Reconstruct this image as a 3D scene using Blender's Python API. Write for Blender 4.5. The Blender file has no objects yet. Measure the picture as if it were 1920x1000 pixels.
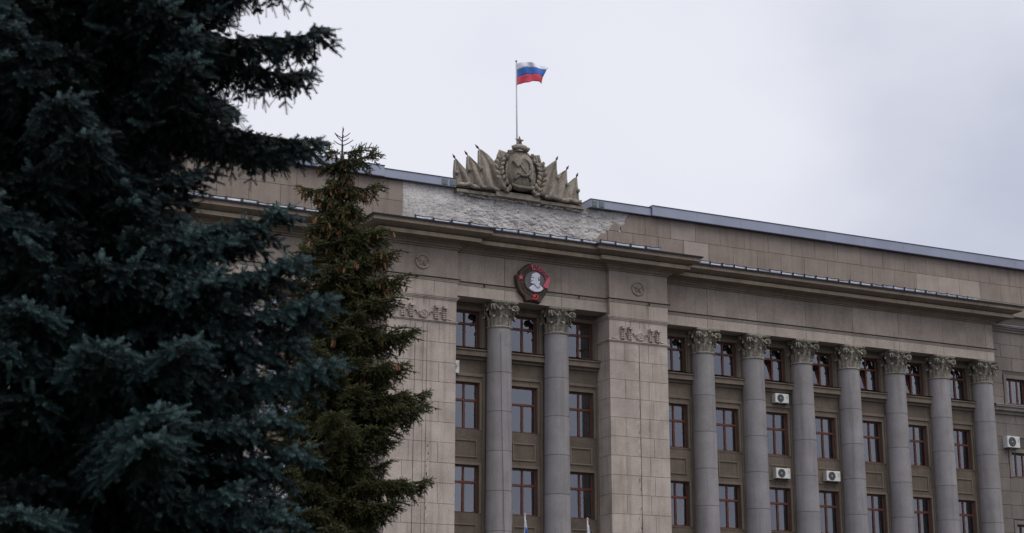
import bpy, math, random
import numpy as np
from mathutils import Vector, Euler

random.seed(7)
RNG = np.random.default_rng(11)
S = bpy.context.scene
COL = S.collection

# ------------------------------------------------------------------ camera
cam_d = bpy.data.cameras.new("camera")
cam = bpy.data.objects.new("camera", cam_d)
COL.objects.link(cam)
S.camera = cam
YAW, PITCH, FPX = math.radians(26.299), math.radians(14.693), 3116.4
cam.location = (0, 0, 1.65)
cam.rotation_euler = (math.pi / 2 + PITCH, 0, -YAW)
cam_d.sensor_width = 36.0
cam_d.lens = 36.0 * FPX / 1920.0
cam_d.clip_start = 0.1
cam_d.clip_end = 5000

# ------------------------------------------------------------------ light
SUN_EL, SUN_AZ = 58.0, 155.0          # degrees; azimuth clockwise from +Y
w = bpy.data.worlds.new("World")
S.world = w
w.use_nodes = True
nt = w.node_tree
nt.nodes.clear()


def wn(t, **k):
    n = nt.nodes.new(t)
    for a, b in k.items():
        setattr(n, a, b)
    return n


out = wn("ShaderNodeOutputWorld")
sky = wn("ShaderNodeTexSky", sky_type='NISHITA', sun_disc=False)
sky.sun_elevation = math.radians(SUN_EL)
sky.sun_rotation = math.radians(SUN_AZ)
bg1 = wn("ShaderNodeBackground")
bg1.inputs[1].default_value = 0.08
nt.links.new(sky.outputs[0], bg1.inputs[0])
tc = wn("ShaderNodeTexCoord")
mp = wn("ShaderNodeMapping")
mp.inputs['Location'].default_value = (-1.639, -3.497, -0.497)
mp.inputs['Scale'].default_value = (1, 1, 1.6)
nt.links.new(tc.outputs['Generated'], mp.inputs[0])
no1 = wn("ShaderNodeTexNoise")
no1.inputs['Scale'].default_value = 2.0
no1.inputs['Detail'].default_value = 2.5
no1.inputs['Roughness'].default_value = 0.5
nt.links.new(mp.outputs[0], no1.inputs[0])
cr = wn("ShaderNodeValToRGB")
cr.color_ramp.interpolation = 'EASE'
cr.color_ramp.elements[0].position = 0.30
cr.color_ramp.elements[0].color = (0.50, 0.53, 0.66, 1)
cr.color_ramp.elements[1].position = 0.58
cr.color_ramp.elements[1].color = (0.85, 0.865, 0.945, 1)
no2 = wn("ShaderNodeTexNoise")
no2.inputs['Scale'].default_value = 5.5
no2.inputs['Detail'].default_value = 5.0
nt.links.new(mp.outputs[0], no2.inputs[0])
mr = wn("ShaderNodeMapRange")
mr.inputs[3].default_value = -0.11
mr.inputs[4].default_value = 0.11
nt.links.new(no2.outputs[0], mr.inputs[0])
ad = wn("ShaderNodeMath", operation='ADD')
nt.links.new(no1.outputs[0], ad.inputs[0])
nt.links.new(mr.outputs[0], ad.inputs[1])
nt.links.new(ad.outputs[0], cr.inputs[0])
bg2 = wn("ShaderNodeBackground")
bg2.inputs[1].default_value = 1.0
nt.links.new(cr.outputs[0], bg2.inputs[0])
mx = wn("ShaderNodeMixShader")
mx.inputs[0].default_value = 0.94      # almost closed cloud cover over the clear sky
nt.links.new(bg1.outputs[0], mx.inputs[1])
nt.links.new(bg2.outputs[0], mx.inputs[2])
nt.links.new(mx.outputs[0], out.inputs[0])

sun_d = bpy.data.lights.new("sun", 'SUN')
sun_d.energy = 1.5
sun_d.angle = math.radians(40)
sun_d.color = (1.0, 0.96, 0.9)
sun = bpy.data.objects.new("sun", sun_d)
COL.objects.link(sun)
a, e = math.radians(SUN_AZ), math.radians(SUN_EL)
sd = Vector((math.sin(a) * math.cos(e), math.cos(a) * math.cos(e), math.sin(e)))
sun.rotation_euler = sd.to_track_quat('Z', 'Y').to_euler()
sun.location = (0, 0, 60)

S.view_settings.view_transform = 'Standard'
S.view_settings.look = 'None'
S.view_settings.exposure = 0.0
S.view_settings.gamma = 1.0
S.view_settings.use_curve_mapping = False
S.cycles.max_bounces = 6
S.cycles.transparent_max_bounces = 12


# ------------------------------------------------------------------ materials
def new_mat(name):
    m = bpy.data.materials.new(name)
    m.use_nodes = True
    t = m.node_tree
    b = t.nodes["Principled BSDF"]
    return m, t, b


def nd(t, typ, **k):
    n = t.nodes.new(typ)
    for a_, b_ in k.items():
        if a_ in ('operation', 'blend_type', 'data_type', 'attribute_name', 'interpolation'):
            setattr(n, a_, b_)
        else:
            n.inputs[a_].default_value = b_
    return n


def plain(name, col, rough=0.6, metal=0.0, spec=0.5, var=0.0, vscale=6.0, bump=0.0):
    m, t, b = new_mat(name)
    b.inputs['Base Color'].default_value = (*col, 1)
    b.inputs['Roughness'].default_value = rough
    b.inputs['Metallic'].default_value = metal
    b.inputs['Specular IOR Level'].default_value = spec
    if var or bump:
        g = nd(t, "ShaderNodeNewGeometry")
        n = nd(t, "ShaderNodeTexNoise", Scale=vscale, Detail=6.0)
        t.links.new(g.outputs['Position'], n.inputs['Vector'])
        if var:
            r = nd(t, "ShaderNodeMapRange")
            r.inputs[1].default_value = 0.3
            r.inputs[2].default_value = 0.7
            r.inputs[3].default_value = 1 - var
            r.inputs[4].default_value = 1 + var
            t.links.new(n.outputs[0], r.inputs[0])
            v = nd(t, "ShaderNodeVectorMath", operation='SCALE')
            v.inputs[0].default_value = col
            t.links.new(r.outputs[0], v.inputs['Scale'])
            t.links.new(v.outputs[0], b.inputs['Base Color'])
        if bump:
            bp = nd(t, "ShaderNodeBump", Strength=bump, Distance=0.02)
            t.links.new(n.outputs[0], bp.inputs['Height'])
            t.links.new(bp.outputs[0], b.inputs['Normal'])
    return m


def stone(name, col, stain=(0.5, 0.45, 0.4), mott=0.14, grain=0.22, streak=0.45, objvar=0.10, rough=0.85, gs=22.0):
    """granular dressed stone: mottling, grain, rain streaks, a slight difference from block to block"""
    m, t, b = new_mat(name)
    b.inputs['Roughness'].default_value = rough
    b.inputs['Specular IOR Level'].default_value = 0.25
    g = nd(t, "ShaderNodeNewGeometry")
    n1 = nd(t, "ShaderNodeTexNoise", Scale=0.9, Detail=7.0, Roughness=0.6)
    n2 = nd(t, "ShaderNodeTexNoise", Scale=gs, Detail=3.0, Roughness=0.7)
    mpn = nd(t, "ShaderNodeMapping")
    mpn.inputs['Scale'].default_value = (2.2, 2.2, 0.16)
    n3 = nd(t, "ShaderNodeTexNoise", Scale=1.6, Detail=5.0, Roughness=0.6)
    t.links.new(g.outputs['Position'], n1.inputs['Vector'])
    t.links.new(g.outputs['Position'], n2.inputs['Vector'])
    t.links.new(g.outputs['Position'], mpn.inputs['Vector'])
    t.links.new(mpn.outputs[0], n3.inputs['Vector'])

    def rng(src, lo, hi, a0=0.3, a1=0.7):
        r = nd(t, "ShaderNodeMapRange")
        for i_, v_ in ((1, a0), (2, a1), (3, lo), (4, hi)):
            r.inputs[i_].default_value = v_
        t.links.new(src, r.inputs[0])
        return r.outputs[0]

    oi = nd(t, "ShaderNodeObjectInfo")
    v1 = rng(n1.outputs[0], 1 - mott, 1 + mott)
    v2 = rng(n2.outputs[0], 1 - grain, 1 + grain)
    v3 = rng(oi.outputs['Random'], 1 - objvar, 1 + objvar, 0, 1)

    def mul(a_, b_):
        q = nd(t, "ShaderNodeMath", operation='MULTIPLY')
        t.links.new(a_, q.inputs[0])
        t.links.new(b_, q.inputs[1])
        return q.outputs[0]

    v = mul(mul(v1, v2), v3)
    sc = nd(t, "ShaderNodeVectorMath", operation='SCALE')
    sc.inputs[0].default_value = col
    t.links.new(v, sc.inputs['Scale'])
    st = rng(n3.outputs[0], 0.0, streak, 0.5, 0.74)
    mixn = nd(t, "ShaderNodeMix", data_type='RGBA', blend_type='MULTIPLY')
    t.links.new(st, mixn.inputs[0])
    t.links.new(sc.outputs[0], mixn.inputs[6])
    mixn.inputs[7].default_value = (*stain, 1)
    t.links.new(mixn.outputs[2], b.inputs['Base Color'])
    bp = nd(t, "ShaderNodeBump", Strength=0.25, Distance=0.01)
    t.links.new(n2.outputs[0], bp.inputs['Height'])
    t.links.new(bp.outputs[0], b.inputs['Normal'])
    return m


M = {}
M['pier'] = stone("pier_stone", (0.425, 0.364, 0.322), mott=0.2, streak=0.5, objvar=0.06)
M['frieze'] = stone("frieze_stone", (0.302, 0.252, 0.214), streak=0.38, mott=0.18)
M['arch'] = stone("architrave_stone", (0.395, 0.335, 0.29))
M['attic'] = stone("attic_stone", (0.275, 0.228, 0.196), objvar=0.055, streak=0.45)
M['attic_pale'] = stone("pale_attic_stone", (0.35, 0.298, 0.262), streak=0.1)
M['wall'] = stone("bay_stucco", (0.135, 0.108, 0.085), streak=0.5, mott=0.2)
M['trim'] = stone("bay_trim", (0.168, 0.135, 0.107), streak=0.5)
M['cornice'] = stone("cornice_stone", (0.235, 0.186, 0.148), streak=0.5, mott=0.2)
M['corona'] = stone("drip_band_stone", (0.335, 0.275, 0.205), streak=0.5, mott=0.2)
M['column'] = stone("granite_column", (0.27, 0.253, 0.259), stain=(0.58, 0.55, 0.53), mott=0.14, grain=0.22, streak=0.6, objvar=0.07, gs=30)
M['capital'] = stone("capital_stone", (0.25, 0.226, 0.188), stain=(0.38, 0.34, 0.28), mott=0.3, grain=0.4, streak=0.65, gs=9)
M['sculpt'] = stone("sculpture_stone", (0.255, 0.222, 0.185), stain=(0.40, 0.33, 0.25), mott=0.3, grain=0.35, streak=0.85, gs=12)
M['mortar'] = stone("rough_mortar", (0.54, 0.515, 0.50), stain=(0.6, 0.57, 0.55), mott=0.25, grain=0.3, streak=0.5, gs=14)
M['endwall'] = stone("end_wall_stone", (0.19, 0.163, 0.148))
M['lime'] = plain("lime_bloom", (0.52, 0.49, 0.47), 0.9)
M['core'] = plain("joint_mortar", (0.09, 0.078, 0.068), 0.95)
M['coping'] = plain("coping_metal", (0.29, 0.312, 0.395), 0.42, 0.35, var=0.10, vscale=0.7)
M['coping_lip'] = plain("coping_lip", (0.06, 0.06, 0.085), 0.5, 0.3)
M['flash'] = plain("dark_flashing", (0.012, 0.014, 0.022), 0.55, 0.2)
M['gutter'] = plain("gutter_sheet", (0.3, 0.315, 0.37), 0.45, 0.5, var=0.25, vscale=2.5)
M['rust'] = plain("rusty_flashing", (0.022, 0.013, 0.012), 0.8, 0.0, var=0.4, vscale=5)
M['rust_ledge'] = plain("weathered_ledge_tin", (0.11, 0.075, 0.055), 0.7, 0.1, var=0.5, vscale=4)
M['sill'] = plain("sill_metal", (0.10, 0.10, 0.115), 0.5, 0.3, var=0.2)
M['wood'] = plain("window_wood", (0.11, 0.03, 0.015), 0.4, var=0.25, vscale=8)
M['curtain'] = plain("curtain_cloth", (0.72, 0.73, 0.75), 0.9)
M['room'] = plain("room_plaster", (0.26, 0.265, 0.285), 0.9)
M['acwhite'] = plain("ac_casing", (0.62, 0.62, 0.60), 0.5, var=0.06)
M['acdark'] = plain("ac_grille", (0.085, 0.085, 0.09), 0.6)
M['steel'] = plain("bracket_steel", (0.12, 0.12, 0.12), 0.5, 0.6)
M['vent'] = plain("vent_grille", (0.20, 0.25, 0.25), 0.6)
M['bronze'] = plain("dark_bronze", (0.055, 0.030, 0.020), 0.6, 0.2, var=0.3, vscale=8, bump=0.4)
M['pink'] = plain("faded_red_enamel", (0.52, 0.085, 0.135), 0.55, var=0.12, vscale=5)
M['red'] = plain("red_enamel", (0.55, 0.045, 0.065), 0.5)
M['disc'] = plain("portrait_ground", (0.10, 0.095, 0.105), 0.6)
M['face'] = plain("portrait_white", (0.60, 0.60, 0.68), 0.6, var=0.1, vscale=6)
M['facedark'] = plain("portrait_grey", (0.13, 0.13, 0.16), 0.7)
M['spear'] = plain("spear_tip_metal", (0.075, 0.045, 0.045), 0.6)
M['polewhite'] = plain("pole_paint", (0.42, 0.42, 0.47), 0.4)
M['fwhite'] = plain("flag_white", (0.78, 0.78, 0.84), 0.8)
M['fblue'] = plain("flag_blue", (0.045, 0.14, 0.46), 0.8)
M['fred'] = plain("flag_red", (0.58, 0.06, 0.1), 0.8)
M['bark'] = plain("spruce_bark", (0.035, 0.024, 0.018), 0.95, var=0.4, vscale=9, bump=0.8)
M['twig'] = plain("spruce_twig", (0.035, 0.021, 0.013), 0.95, var=0.3, vscale=9)
M['cone'] = plain("spruce_cone", (0.2, 0.088, 0.04), 0.8, var=0.35, vscale=30)
M['ground'] = plain("asphalt", (0.05, 0.05, 0.05), 0.9, var=0.2, vscale=3)
M['lawn'] = plain("lawn_grass", (0.045, 0.06, 0.022), 0.95, var=0.35, vscale=5)
M['roof'] = plain("roof_sheet", (0.16, 0.165, 0.18), 0.5, 0.3)
M['cable'] = plain("black_cable", (0.035, 0.032, 0.033), 0.8)
for k in ('fwhite', 'fblue', 'fred', 'curtain'):
    M[k].use_backface_culling = False

m, t, b = new_mat("window_glass")
b.inputs['Base Color'].default_value = (0.0, 0.0, 0.0, 1)
t.nodes.remove(b)
fr = nd(t, "ShaderNodeFresnel", IOR=2.6)
tr = nd(t, "ShaderNodeBsdfTransparent", Color=(0.88, 0.90, 0.93, 1))
gl = nd(t, "ShaderNodeBsdfGlossy", Color=(0.9, 0.93, 1.0, 1), Roughness=0.015)
ms = nd(t, "ShaderNodeMixShader")
t.links.new(fr.outputs[0], ms.inputs[0])
t.links.new(tr.outputs[0], ms.inputs[1])
t.links.new(gl.outputs[0], ms.inputs[2])
t.links.new(ms.outputs[0], t.nodes["Material Output"].inputs[0])
M['glass'] = m

m, t, b = new_mat("lamp_tube")
b.inputs['Emission Color'].default_value = (0.92, 0.97, 1.0, 1)
b.inputs['Emission Strength'].default_value = 2.6
M['lamp'] = m


def needle_mat(name, c_dark, c_light):
    m, t, b = new_mat(name)
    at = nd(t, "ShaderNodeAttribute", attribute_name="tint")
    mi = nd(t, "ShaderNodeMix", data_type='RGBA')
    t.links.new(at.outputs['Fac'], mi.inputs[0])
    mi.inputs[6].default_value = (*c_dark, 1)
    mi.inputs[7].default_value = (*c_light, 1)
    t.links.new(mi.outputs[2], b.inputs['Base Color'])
    b.inputs['Roughness'].default_value = 0.6
    b.inputs['Specular IOR Level'].default_value = 0.25
    return m


M['needle_blue'] = needle_mat("blue_spruce_needles", (0.004, 0.005, 0.004), (0.064, 0.114, 0.118))  # near-black end carries the gloom inside the crown as colour
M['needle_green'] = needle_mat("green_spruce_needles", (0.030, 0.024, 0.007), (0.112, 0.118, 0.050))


# ------------------------------------------------------------------ mesh building
class MB:
    def __init__(s):
        s.v, s.f, s.m, s.sm = [], [], [], []

    def add(s, vs, fs, mi=0, smooth=False):
        o = len(s.v)
        s.v.extend([tuple(p) for p in vs])
        for q in fs:
            s.f.append([o + i for i in q])
            s.m.append(mi)
            s.sm.append(smooth)
        return s

    def box(s, x0, x1, y0, y1, z0, z1, mi=0):
        vs = [(x0, y0, z0), (x1, y0, z0), (x1, y1, z0), (x0, y1, z0), (x0, y0, z1), (x1, y0, z1), (x1, y1, z1), (x0, y1, z1)]
        fs = [(0, 3, 2, 1), (4, 5, 6, 7), (0, 1, 5, 4), (1, 2, 6, 5), (2, 3, 7, 6), (3, 0, 4, 7)]
        return s.add(vs, fs, mi)

    def cbox(s, x0, x1, y0, y1, z0, z1, c=0.01, mi=0):
        """box whose front (-Y) edges are chamfered"""
        vs = [(x0 + c, y0, z0 + c), (x1 - c, y0, z0 + c), (x1 - c, y0, z1 - c), (x0 + c, y0, z1 - c),
              (x0, y0 + c, z0), (x1, y0 + c, z0), (x1, y0 + c, z1), (x0, y0 + c, z1),
              (x0, y1, z0), (x1, y1, z0), (x1, y1, z1), (x0, y1, z1)]
        fs = [(0, 1, 2, 3), (0, 4, 5, 1), (1, 5, 6, 2), (2, 6, 7, 3), (3, 7, 4, 0),
              (4, 8, 9, 5), (5, 9, 10, 6), (6, 10, 11, 7), (7, 11, 8, 4), (8, 11, 10, 9)]
        return s.add(vs, fs, mi)

    def tube(s, pts, rs, n=8, mi=0, cap=True, smooth=True):
        pts = [Vector(p) for p in pts]
        if not hasattr(rs, '__len__'):
            rs = [rs] * len(pts)
        vs, fs = [], []
        for i, p in enumerate(pts):
            d = (pts[min(i + 1, len(pts) - 1)] - pts[max(i - 1, 0)]).normalized()
            u = d.orthogonal().normalized() if abs(d.z) > 0.95 else d.cross(Vector((0, 0, 1))).normalized()
            q = d.cross(u)
            for k in range(n):
                a_ = 2 * math.pi * k / n
                vs.append(p + (u * math.cos(a_) + q * math.sin(a_)) * rs[i])
        for i in range(len(pts) - 1):
            for k in range(n):
                k2 = (k + 1) % n
                fs.append((i * n + k, i * n + k2, (i + 1) * n + k2, (i + 1) * n + k))
        s.add(vs, fs, mi, smooth)
        if cap:
            o = len(s.v) - len(vs)
            s.f.append([o + k for k in range(n)][::-1]); s.m.append(mi); s.sm.append(False)
            s.f.append([o + (len(pts) - 1) * n + k for k in range(n)]); s.m.append(mi); s.sm.append(False)
        return s

    def lathe(s, prof, n=24, c=(0, 0), mi=0, smooth=True, cap=True):
        vs, fs = [], []
        for r, z in prof:
            for k in range(n):
                a_ = 2 * math.pi * k / n
                vs.append((c[0] + r * math.cos(a_), c[1] + r * math.sin(a_), z))
        L = len(prof)
        for i in range(L - 1):
            for k in range(n):
                k2 = (k + 1) % n
                fs.append((i * n + k, i * n + k2, (i + 1) * n + k2, (i + 1) * n + k))
        s.add(vs, fs, mi, smooth)
        if cap:
            o = len(s.v) - len(vs)
            s.f.append([o + k for k in range(n)][::-1]); s.m.append(mi); s.sm.append(False)
            s.f.append([o + (L - 1) * n + k for k in range(n)]); s.m.append(mi); s.sm.append(False)
        return s

    def prism(s, poly, y0, y1, mi=0, bevel=0.0):
        """XZ polygon pushed from front y0 to back y1 (front edge chamfered by bevel)"""
        poly = list(poly)
        ar = sum(poly[i][0] * poly[(i + 1) % len(poly)][1] - poly[(i + 1) % len(poly)][0] * poly[i][1] for i in range(len(poly)))
        if ar < 0:
            poly = poly[::-1]
        n = len(poly)
        rings = []
        if bevel:
            ins = []
            for i in range(n):
                p0, p1, p2 = Vector(poly[i - 1]), Vector(poly[i]), Vector(poly[(i + 1) % n])
                d1, d2 = (p1 - p0).normalized(), (p2 - p1).normalized()
                nn = Vector((-d1.y - d2.y, d1.x + d2.x))
                nn = nn.normalized() if nn.length > 1e-6 else Vector((-d1.y, d1.x))
                ins.append(p1 + nn * bevel)
            rings.append([(p.x, y0, p.y) for p in ins])
            rings.append([(p[0], y0 + bevel, p[1]) for p in poly])
        else:
            rings.append([(p[0], y0, p[1]) for p in poly])
        rings.append([(p[0], y1, p[1]) for p in poly])
        vs = [p for r in rings for p in r]
        fs = [list(range(n))]
        for k in range(len(rings) - 1):
            for i in range(n):
                j = (i + 1) % n
                fs.append([k * n + j, k * n + i, (k + 1) * n + i, (k + 1) * n + j])
        fs.append([(len(rings) - 1) * n + i for i in range(n)][::-1])
        return s.add(vs, fs, mi)

    def grid(s, fn, nu, nv, mi=0, smooth=True, flip=False):
        vs = [fn(i / nu, j / nv) for j in range(nv + 1) for i in range(nu + 1)]
        fs = []
        for j in range(nv):
            for i in range(nu):
                q = [j * (nu + 1) + i, j * (nu + 1) + i + 1, (j + 1) * (nu + 1) + i + 1, (j + 1) * (nu + 1) + i]
                fs.append(q[::-1] if flip else q)
        return s.add(vs, fs, mi, smooth)

    def slab(s, fn, nu, nv, thick, mi=0):
        """curved sheet fn(u,v)->(x,y,z) with thickness towards +Y, closed at the rim"""
        F = [fn(i / nu, j / nv) for j in range(nv + 1) for i in range(nu + 1)]
        B = [(p[0], p[1] + thick, p[2]) for p in F]
        o = len(F)
        W_ = nu + 1
        fs = []
        for j in range(nv):
            for i in range(nu):
                q = [j * W_ + i, j * W_ + i + 1, (j + 1) * W_ + i + 1, (j + 1) * W_ + i]
                fs.append(q)
                fs.append([k_ + o for k_ in q[::-1]])
        rim = [i for i in range(W_)] + [j * W_ + nu for j in range(1, nv + 1)] + [nv * W_ + i for i in range(nu - 1, -1, -1)] + [j * W_ for j in range(nv - 1, 0, -1)]
        for k in range(len(rim)):
            a_, b_ = rim[k], rim[(k + 1) % len(rim)]
            fs.append([b_, a_, a_ + o, b_ + o])
        return s.add(F + B, fs, mi, True)

    def ball(s, c, r, nu=10, nv=6, mi=0):
        if not hasattr(r, '__len__'):
            r = (r, r, r)
        return s.grid(lambda u, v: (c[0] + r[0] * math.cos(2 * math.pi * u) * math.sin(math.pi * v),
                                    c[1] + r[1] * math.sin(2 * math.pi * u) * math.sin(math.pi * v),
                                    c[2] - r[2] * math.cos(math.pi * v)), nu, nv, mi)

    def mesh(s, name, mats, off=(0, 0, 0)):
        me = bpy.data.meshes.new(name)
        me.from_pydata([(p[0] - off[0], p[1] - off[1], p[2] - off[2]) for p in s.v], [], s.f)
        for mm in (mats if isinstance(mats, (list, tuple)) else [mats]):
            me.materials.append(mm)
        me.polygons.foreach_set("material_index", s.m)
        me.polygons.foreach_set("use_smooth", s.sm)
        me.update()
        return me


WL = {}


def O(name, me, parent=None, loc=(0, 0, 0), rot=None, kind=None):
    o = bpy.data.objects.new(name, me)
    COL.objects.link(o)
    L = Vector(loc)
    WL[o] = L
    if parent is not None:
        o.parent = parent
        o.location = L - WL[parent]
    else:
        o.location = L
    if rot:
        o.rotation_euler = rot
    if kind:
        o["kind"] = kind
    return o


def P(name, mb, mats, parent, kind=None, label=None):
    """a part whose shape is given in world metres"""
    off = WL[parent]
    o = O(name, mb.mesh(name, mats, off), parent, off, kind=kind)
    if label:
        o["label"] = label
    return o


def thing(name, label, cat, loc, group=None, rot=None):
    o = O(name, None, None, loc, rot)
    o["label"] = label
    o["category"] = cat
    if group:
        o["group"] = group
    return o


# ------------------------------------------------------------------ ground
g = MB()
g.add([(-900, -900, 0), (900, -900, 0), (900, 900, 0), (-900, 900, 0)], [(0, 1, 2, 3)])
O("ground", g.mesh("ground", M['ground']), kind="structure")
g = MB().box(-40, 12, 8, 52, 0.0, 0.12)
O("lawn", g.mesh("lawn", M['lawn']), kind="structure")

# ------------------------------------------------------------------ the building
XC = 33.27
SP = 2.9
YW, YP = 66.48, 65.69              # column axes of the wings and of the portico
ZN, ZA, ZM, ZF, ZT = 17.87, 19.06, 19.56, 19.70, 21.04
PL, PR = (26.10, 29.37), (37.09, 40.20)     # the two piers
YPIER, YPF, YCF, YWF = 64.95, 64.87, 65.10, 65.93
XE = 61.02
XW0 = 2 * XC - XE
BLD = thing("government_building", "grand beige stone building with columns, deep cornice and a high attic wall", "building", (XC, 66.5, 0))

# --- main mass, attic core, roof
c = MB()
c.box(-4.0, 27.3, 66.62, 67.3, 21.3, 24.40)
c.box(27.3, 39.8, 66.72, 67.3, 21.3, 24.40)
c.box(39.8, 75, 66.62, 67.3, 21.3, 24.40)
c.box(-4.0, 75, 67.3, 82.0, 24.2, 24.38)
c.box(-4.0, 75, 81.5, 82.0, 0, 24.2)
c.box(-4.0, XW0, 66.60, 67.1, 0, 21.3)
c.box(74.5, 75, 67.3, 81.5, 0, 24.2)
c.box(-4, -3.5, 67.3, 81.5, 0, 24.2)
P("building_core", c, M['core'], BLD)


def wall_holes(mb, x0, x1, z0, z1, yf, holes, depth=0.32):
    xs = sorted({x0, x1, *[h[0] for h in holes], *[h[1] for h in holes]})
    zs = sorted({z0, z1, *[h[2] for h in holes], *[h[3] for h in holes]})
    for i in range(len(xs) - 1):
        for j in range(len(zs) - 1):
            cx, cz = (xs[i] + xs[i + 1]) / 2, (zs[j] + zs[j + 1]) / 2
            if any(h[0] < cx < h[1] and h[2] < cz < h[3] for h in holes):
                continue
            mb.add([(xs[i], yf, zs[j]), (xs[i + 1], yf, zs[j]), (xs[i + 1], yf, zs[j + 1]), (xs[i], yf, zs[j + 1])], [(0, 1, 2, 3)])
    for a0, a1, b0, b1 in holes:
        y2 = yf + depth
        mb.add([(a0, yf, b0), (a1, yf, b0), (a1, yf, b1), (a0, yf, b1), (a0, y2, b0), (a1, y2, b0), (a1, y2, b1), (a0, y2, b1)],
               [(0, 4, 5, 1), (1, 5, 6, 2), (2, 6, 7, 3), (3, 7, 4, 0)])


HW = 0.68
ROWS = [(17.0, 18.68, 0.66), (13.32, 15.42, 0.625), (9.63, 11.73, 0.65)]
bays = []                       # (x centre, wall face y)
for k in range(7):
    x = 43.107 - SP / 2 + SP * k
    bays.append((x, YW + 0.27, 'wing'))
    bays.append((2 * XC - x, YW + 0.27, 'wing'))
for k in (-1, 0, 1):
    bays.append((XC + SP * k, YP + 0.42, 'portico'))

# --- walls between the columns, one panel of wall per bay
for x, yf, kind in bays:
    wmb = MB()
    holes = [(x - HW, x + HW, r[0], r[1]) for r in ROWS]
    wall_holes(wmb, x - SP / 2, x + SP / 2, 0, 19.3, yf, holes)
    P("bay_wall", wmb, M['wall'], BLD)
    tmb = MB()
    f = 0.05
    for sx in (-1, 1):                           # raised frame running down the bay
        xa, xb = sorted((x + sx * 0.98, x + sx * 0.83))
        tmb.cbox(xa, xb, yf - f, yf + 0.02, 0.5, 15.82, 0.012)
        xa, xb = sorted((x + sx * 0.80, x + sx * (HW + 0.005)))
        for r in ROWS[1:]:
            tmb.cbox(xa, xb, yf - 0.03, yf + 0.02, r[0] - 0.02, r[1] + 0.12, 0.01)
        xa, xb = sorted((x + sx * 0.95, x + sx * 0.76))
        tmb.cbox(xa, xb, yf - f, yf + 0.02, 16.92, 19.05, 0.012)
    tmb.cbox(x - 0.83, x + 0.83, yf - f, yf + 0.02, 15.68, 15.82, 0.012)
    for r in ROWS[1:]:
        tmb.cbox(x - HW - 0.005, x + HW + 0.005, yf - 0.03, yf + 0.02, r[1] + 0.005, r[1] + 0.12, 0.01)
    tmb.cbox(x - 0.76, x + 0.76, yf - f, yf + 0.02, 18.70, 18.86, 0.012)
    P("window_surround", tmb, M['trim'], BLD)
    for z0, z1 in ((12.06, 12.86), (8.40, 9.17)):     # sunk spandrel panel and its border
        pmb = MB()
        for q in ((x - .58, x - .50, z0, z1), (x + .50, x + .58, z0, z1), (x - .50, x + .50, z1 - .07, z1), (x - .50, x + .50, z0, z0 + .07)):
            pmb.cbox(q[0], q[1], yf - 0.045, yf + 0.02, q[2], q[3], 0.012)
        P("spandrel_panel", pmb, M['trim'], BLD)
    # ledge under the top windows
    hw = SP / 2 - 0.42
    prof = [(0.0, 16.42), (-0.10, 16.44), (-0.12, 16.54), (-0.30, 16.58), (-0.30, 16.80), (-0.36, 16.82), (-0.36, 16.88), (0.0, 16.93)]
    lmb = MB()
    n = len(prof)
    vs = [(x + sx * hw, yf + d, z) for sx in (-1, 1) for d, z in prof]
    fs = [[i, i + 1, n + i + 1, n + i][::-1] for i in range(n - 1)] + [list(range(n)), list(range(n, 2 * n))[::-1]]
    lmb.add(vs, fs)
    P("ledge", lmb, M['trim'], BLD)
    rr = random.Random(int(x * 100))
    ph, am = rr.uniform(0, 6), rr.uniform(0.006, 0.03)
    fmb = MB()
    fmb.slab(lambda u, v: (x - hw + 2 * hw * u, yf - 0.40 + 0.40 * v + 0.012 * math.sin(9 * u + ph),
                           16.925 + 0.02 * v + am * math.sin(5.5 * u + ph) * (1 - v) + am * .5 * math.sin(17 * u + 2 * ph) * (1 - v)), 14, 3, 0.012)
    fmb.v = [(p[0], p[1], p[2]) for p in fmb.v]
    P("ledge_flashing", fmb, M['rust_ledge'], BLD)

# --- rooms behind the windows, with a lit ceiling lamp here and there


def room(x0, x1, yf, z0, hgt=3.2, dep=5.0):
    rm = MB()
    y0, y1, z1 = yf + .33, yf + .33 + dep, z0 + hgt
    rm.add([(x0, y0, z0), (x1, y0, z0), (x1, y1, z0), (x0, y1, z0), (x0, y0, z1), (x1, y0, z1), (x1, y1, z1), (x0, y1, z1)],
           [(0, 1, 2, 3), (7, 6, 5, 4), (1, 5, 6, 2), (2, 6, 7, 3), (3, 7, 4, 0)])
    P("room", rm, M['room'], BLD)


for r in ROWS:
    room(XC - 4.3, XC + 4.3, YP + .42, r[0] - .9)
    for k in range(7):
        if k % 2 == 0:
            n_ = 2 if k < 6 else 1
            xa = 43.107 - SP + SP * k + .02
            room(xa, xa + SP * n_ - .04, YW + .27, r[0] - .9)
            room(2 * XC - xa - SP * n_ + .04, 2 * XC - xa, YW + .27, r[0] - .9)
lampm = MB()
for dx in (-0.16, -0.03, 0.10):
    lampm.box(dx, dx + 0.06, -0.6, 0.6, 0, 0.04)
lampm.box(-0.2, 0.2, -0.65, 0.65, 0.045, 0.09, 1)
LAMP = lampm.mesh("ceiling_lamp", [M['lamp'], M['acwhite']])


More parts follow.
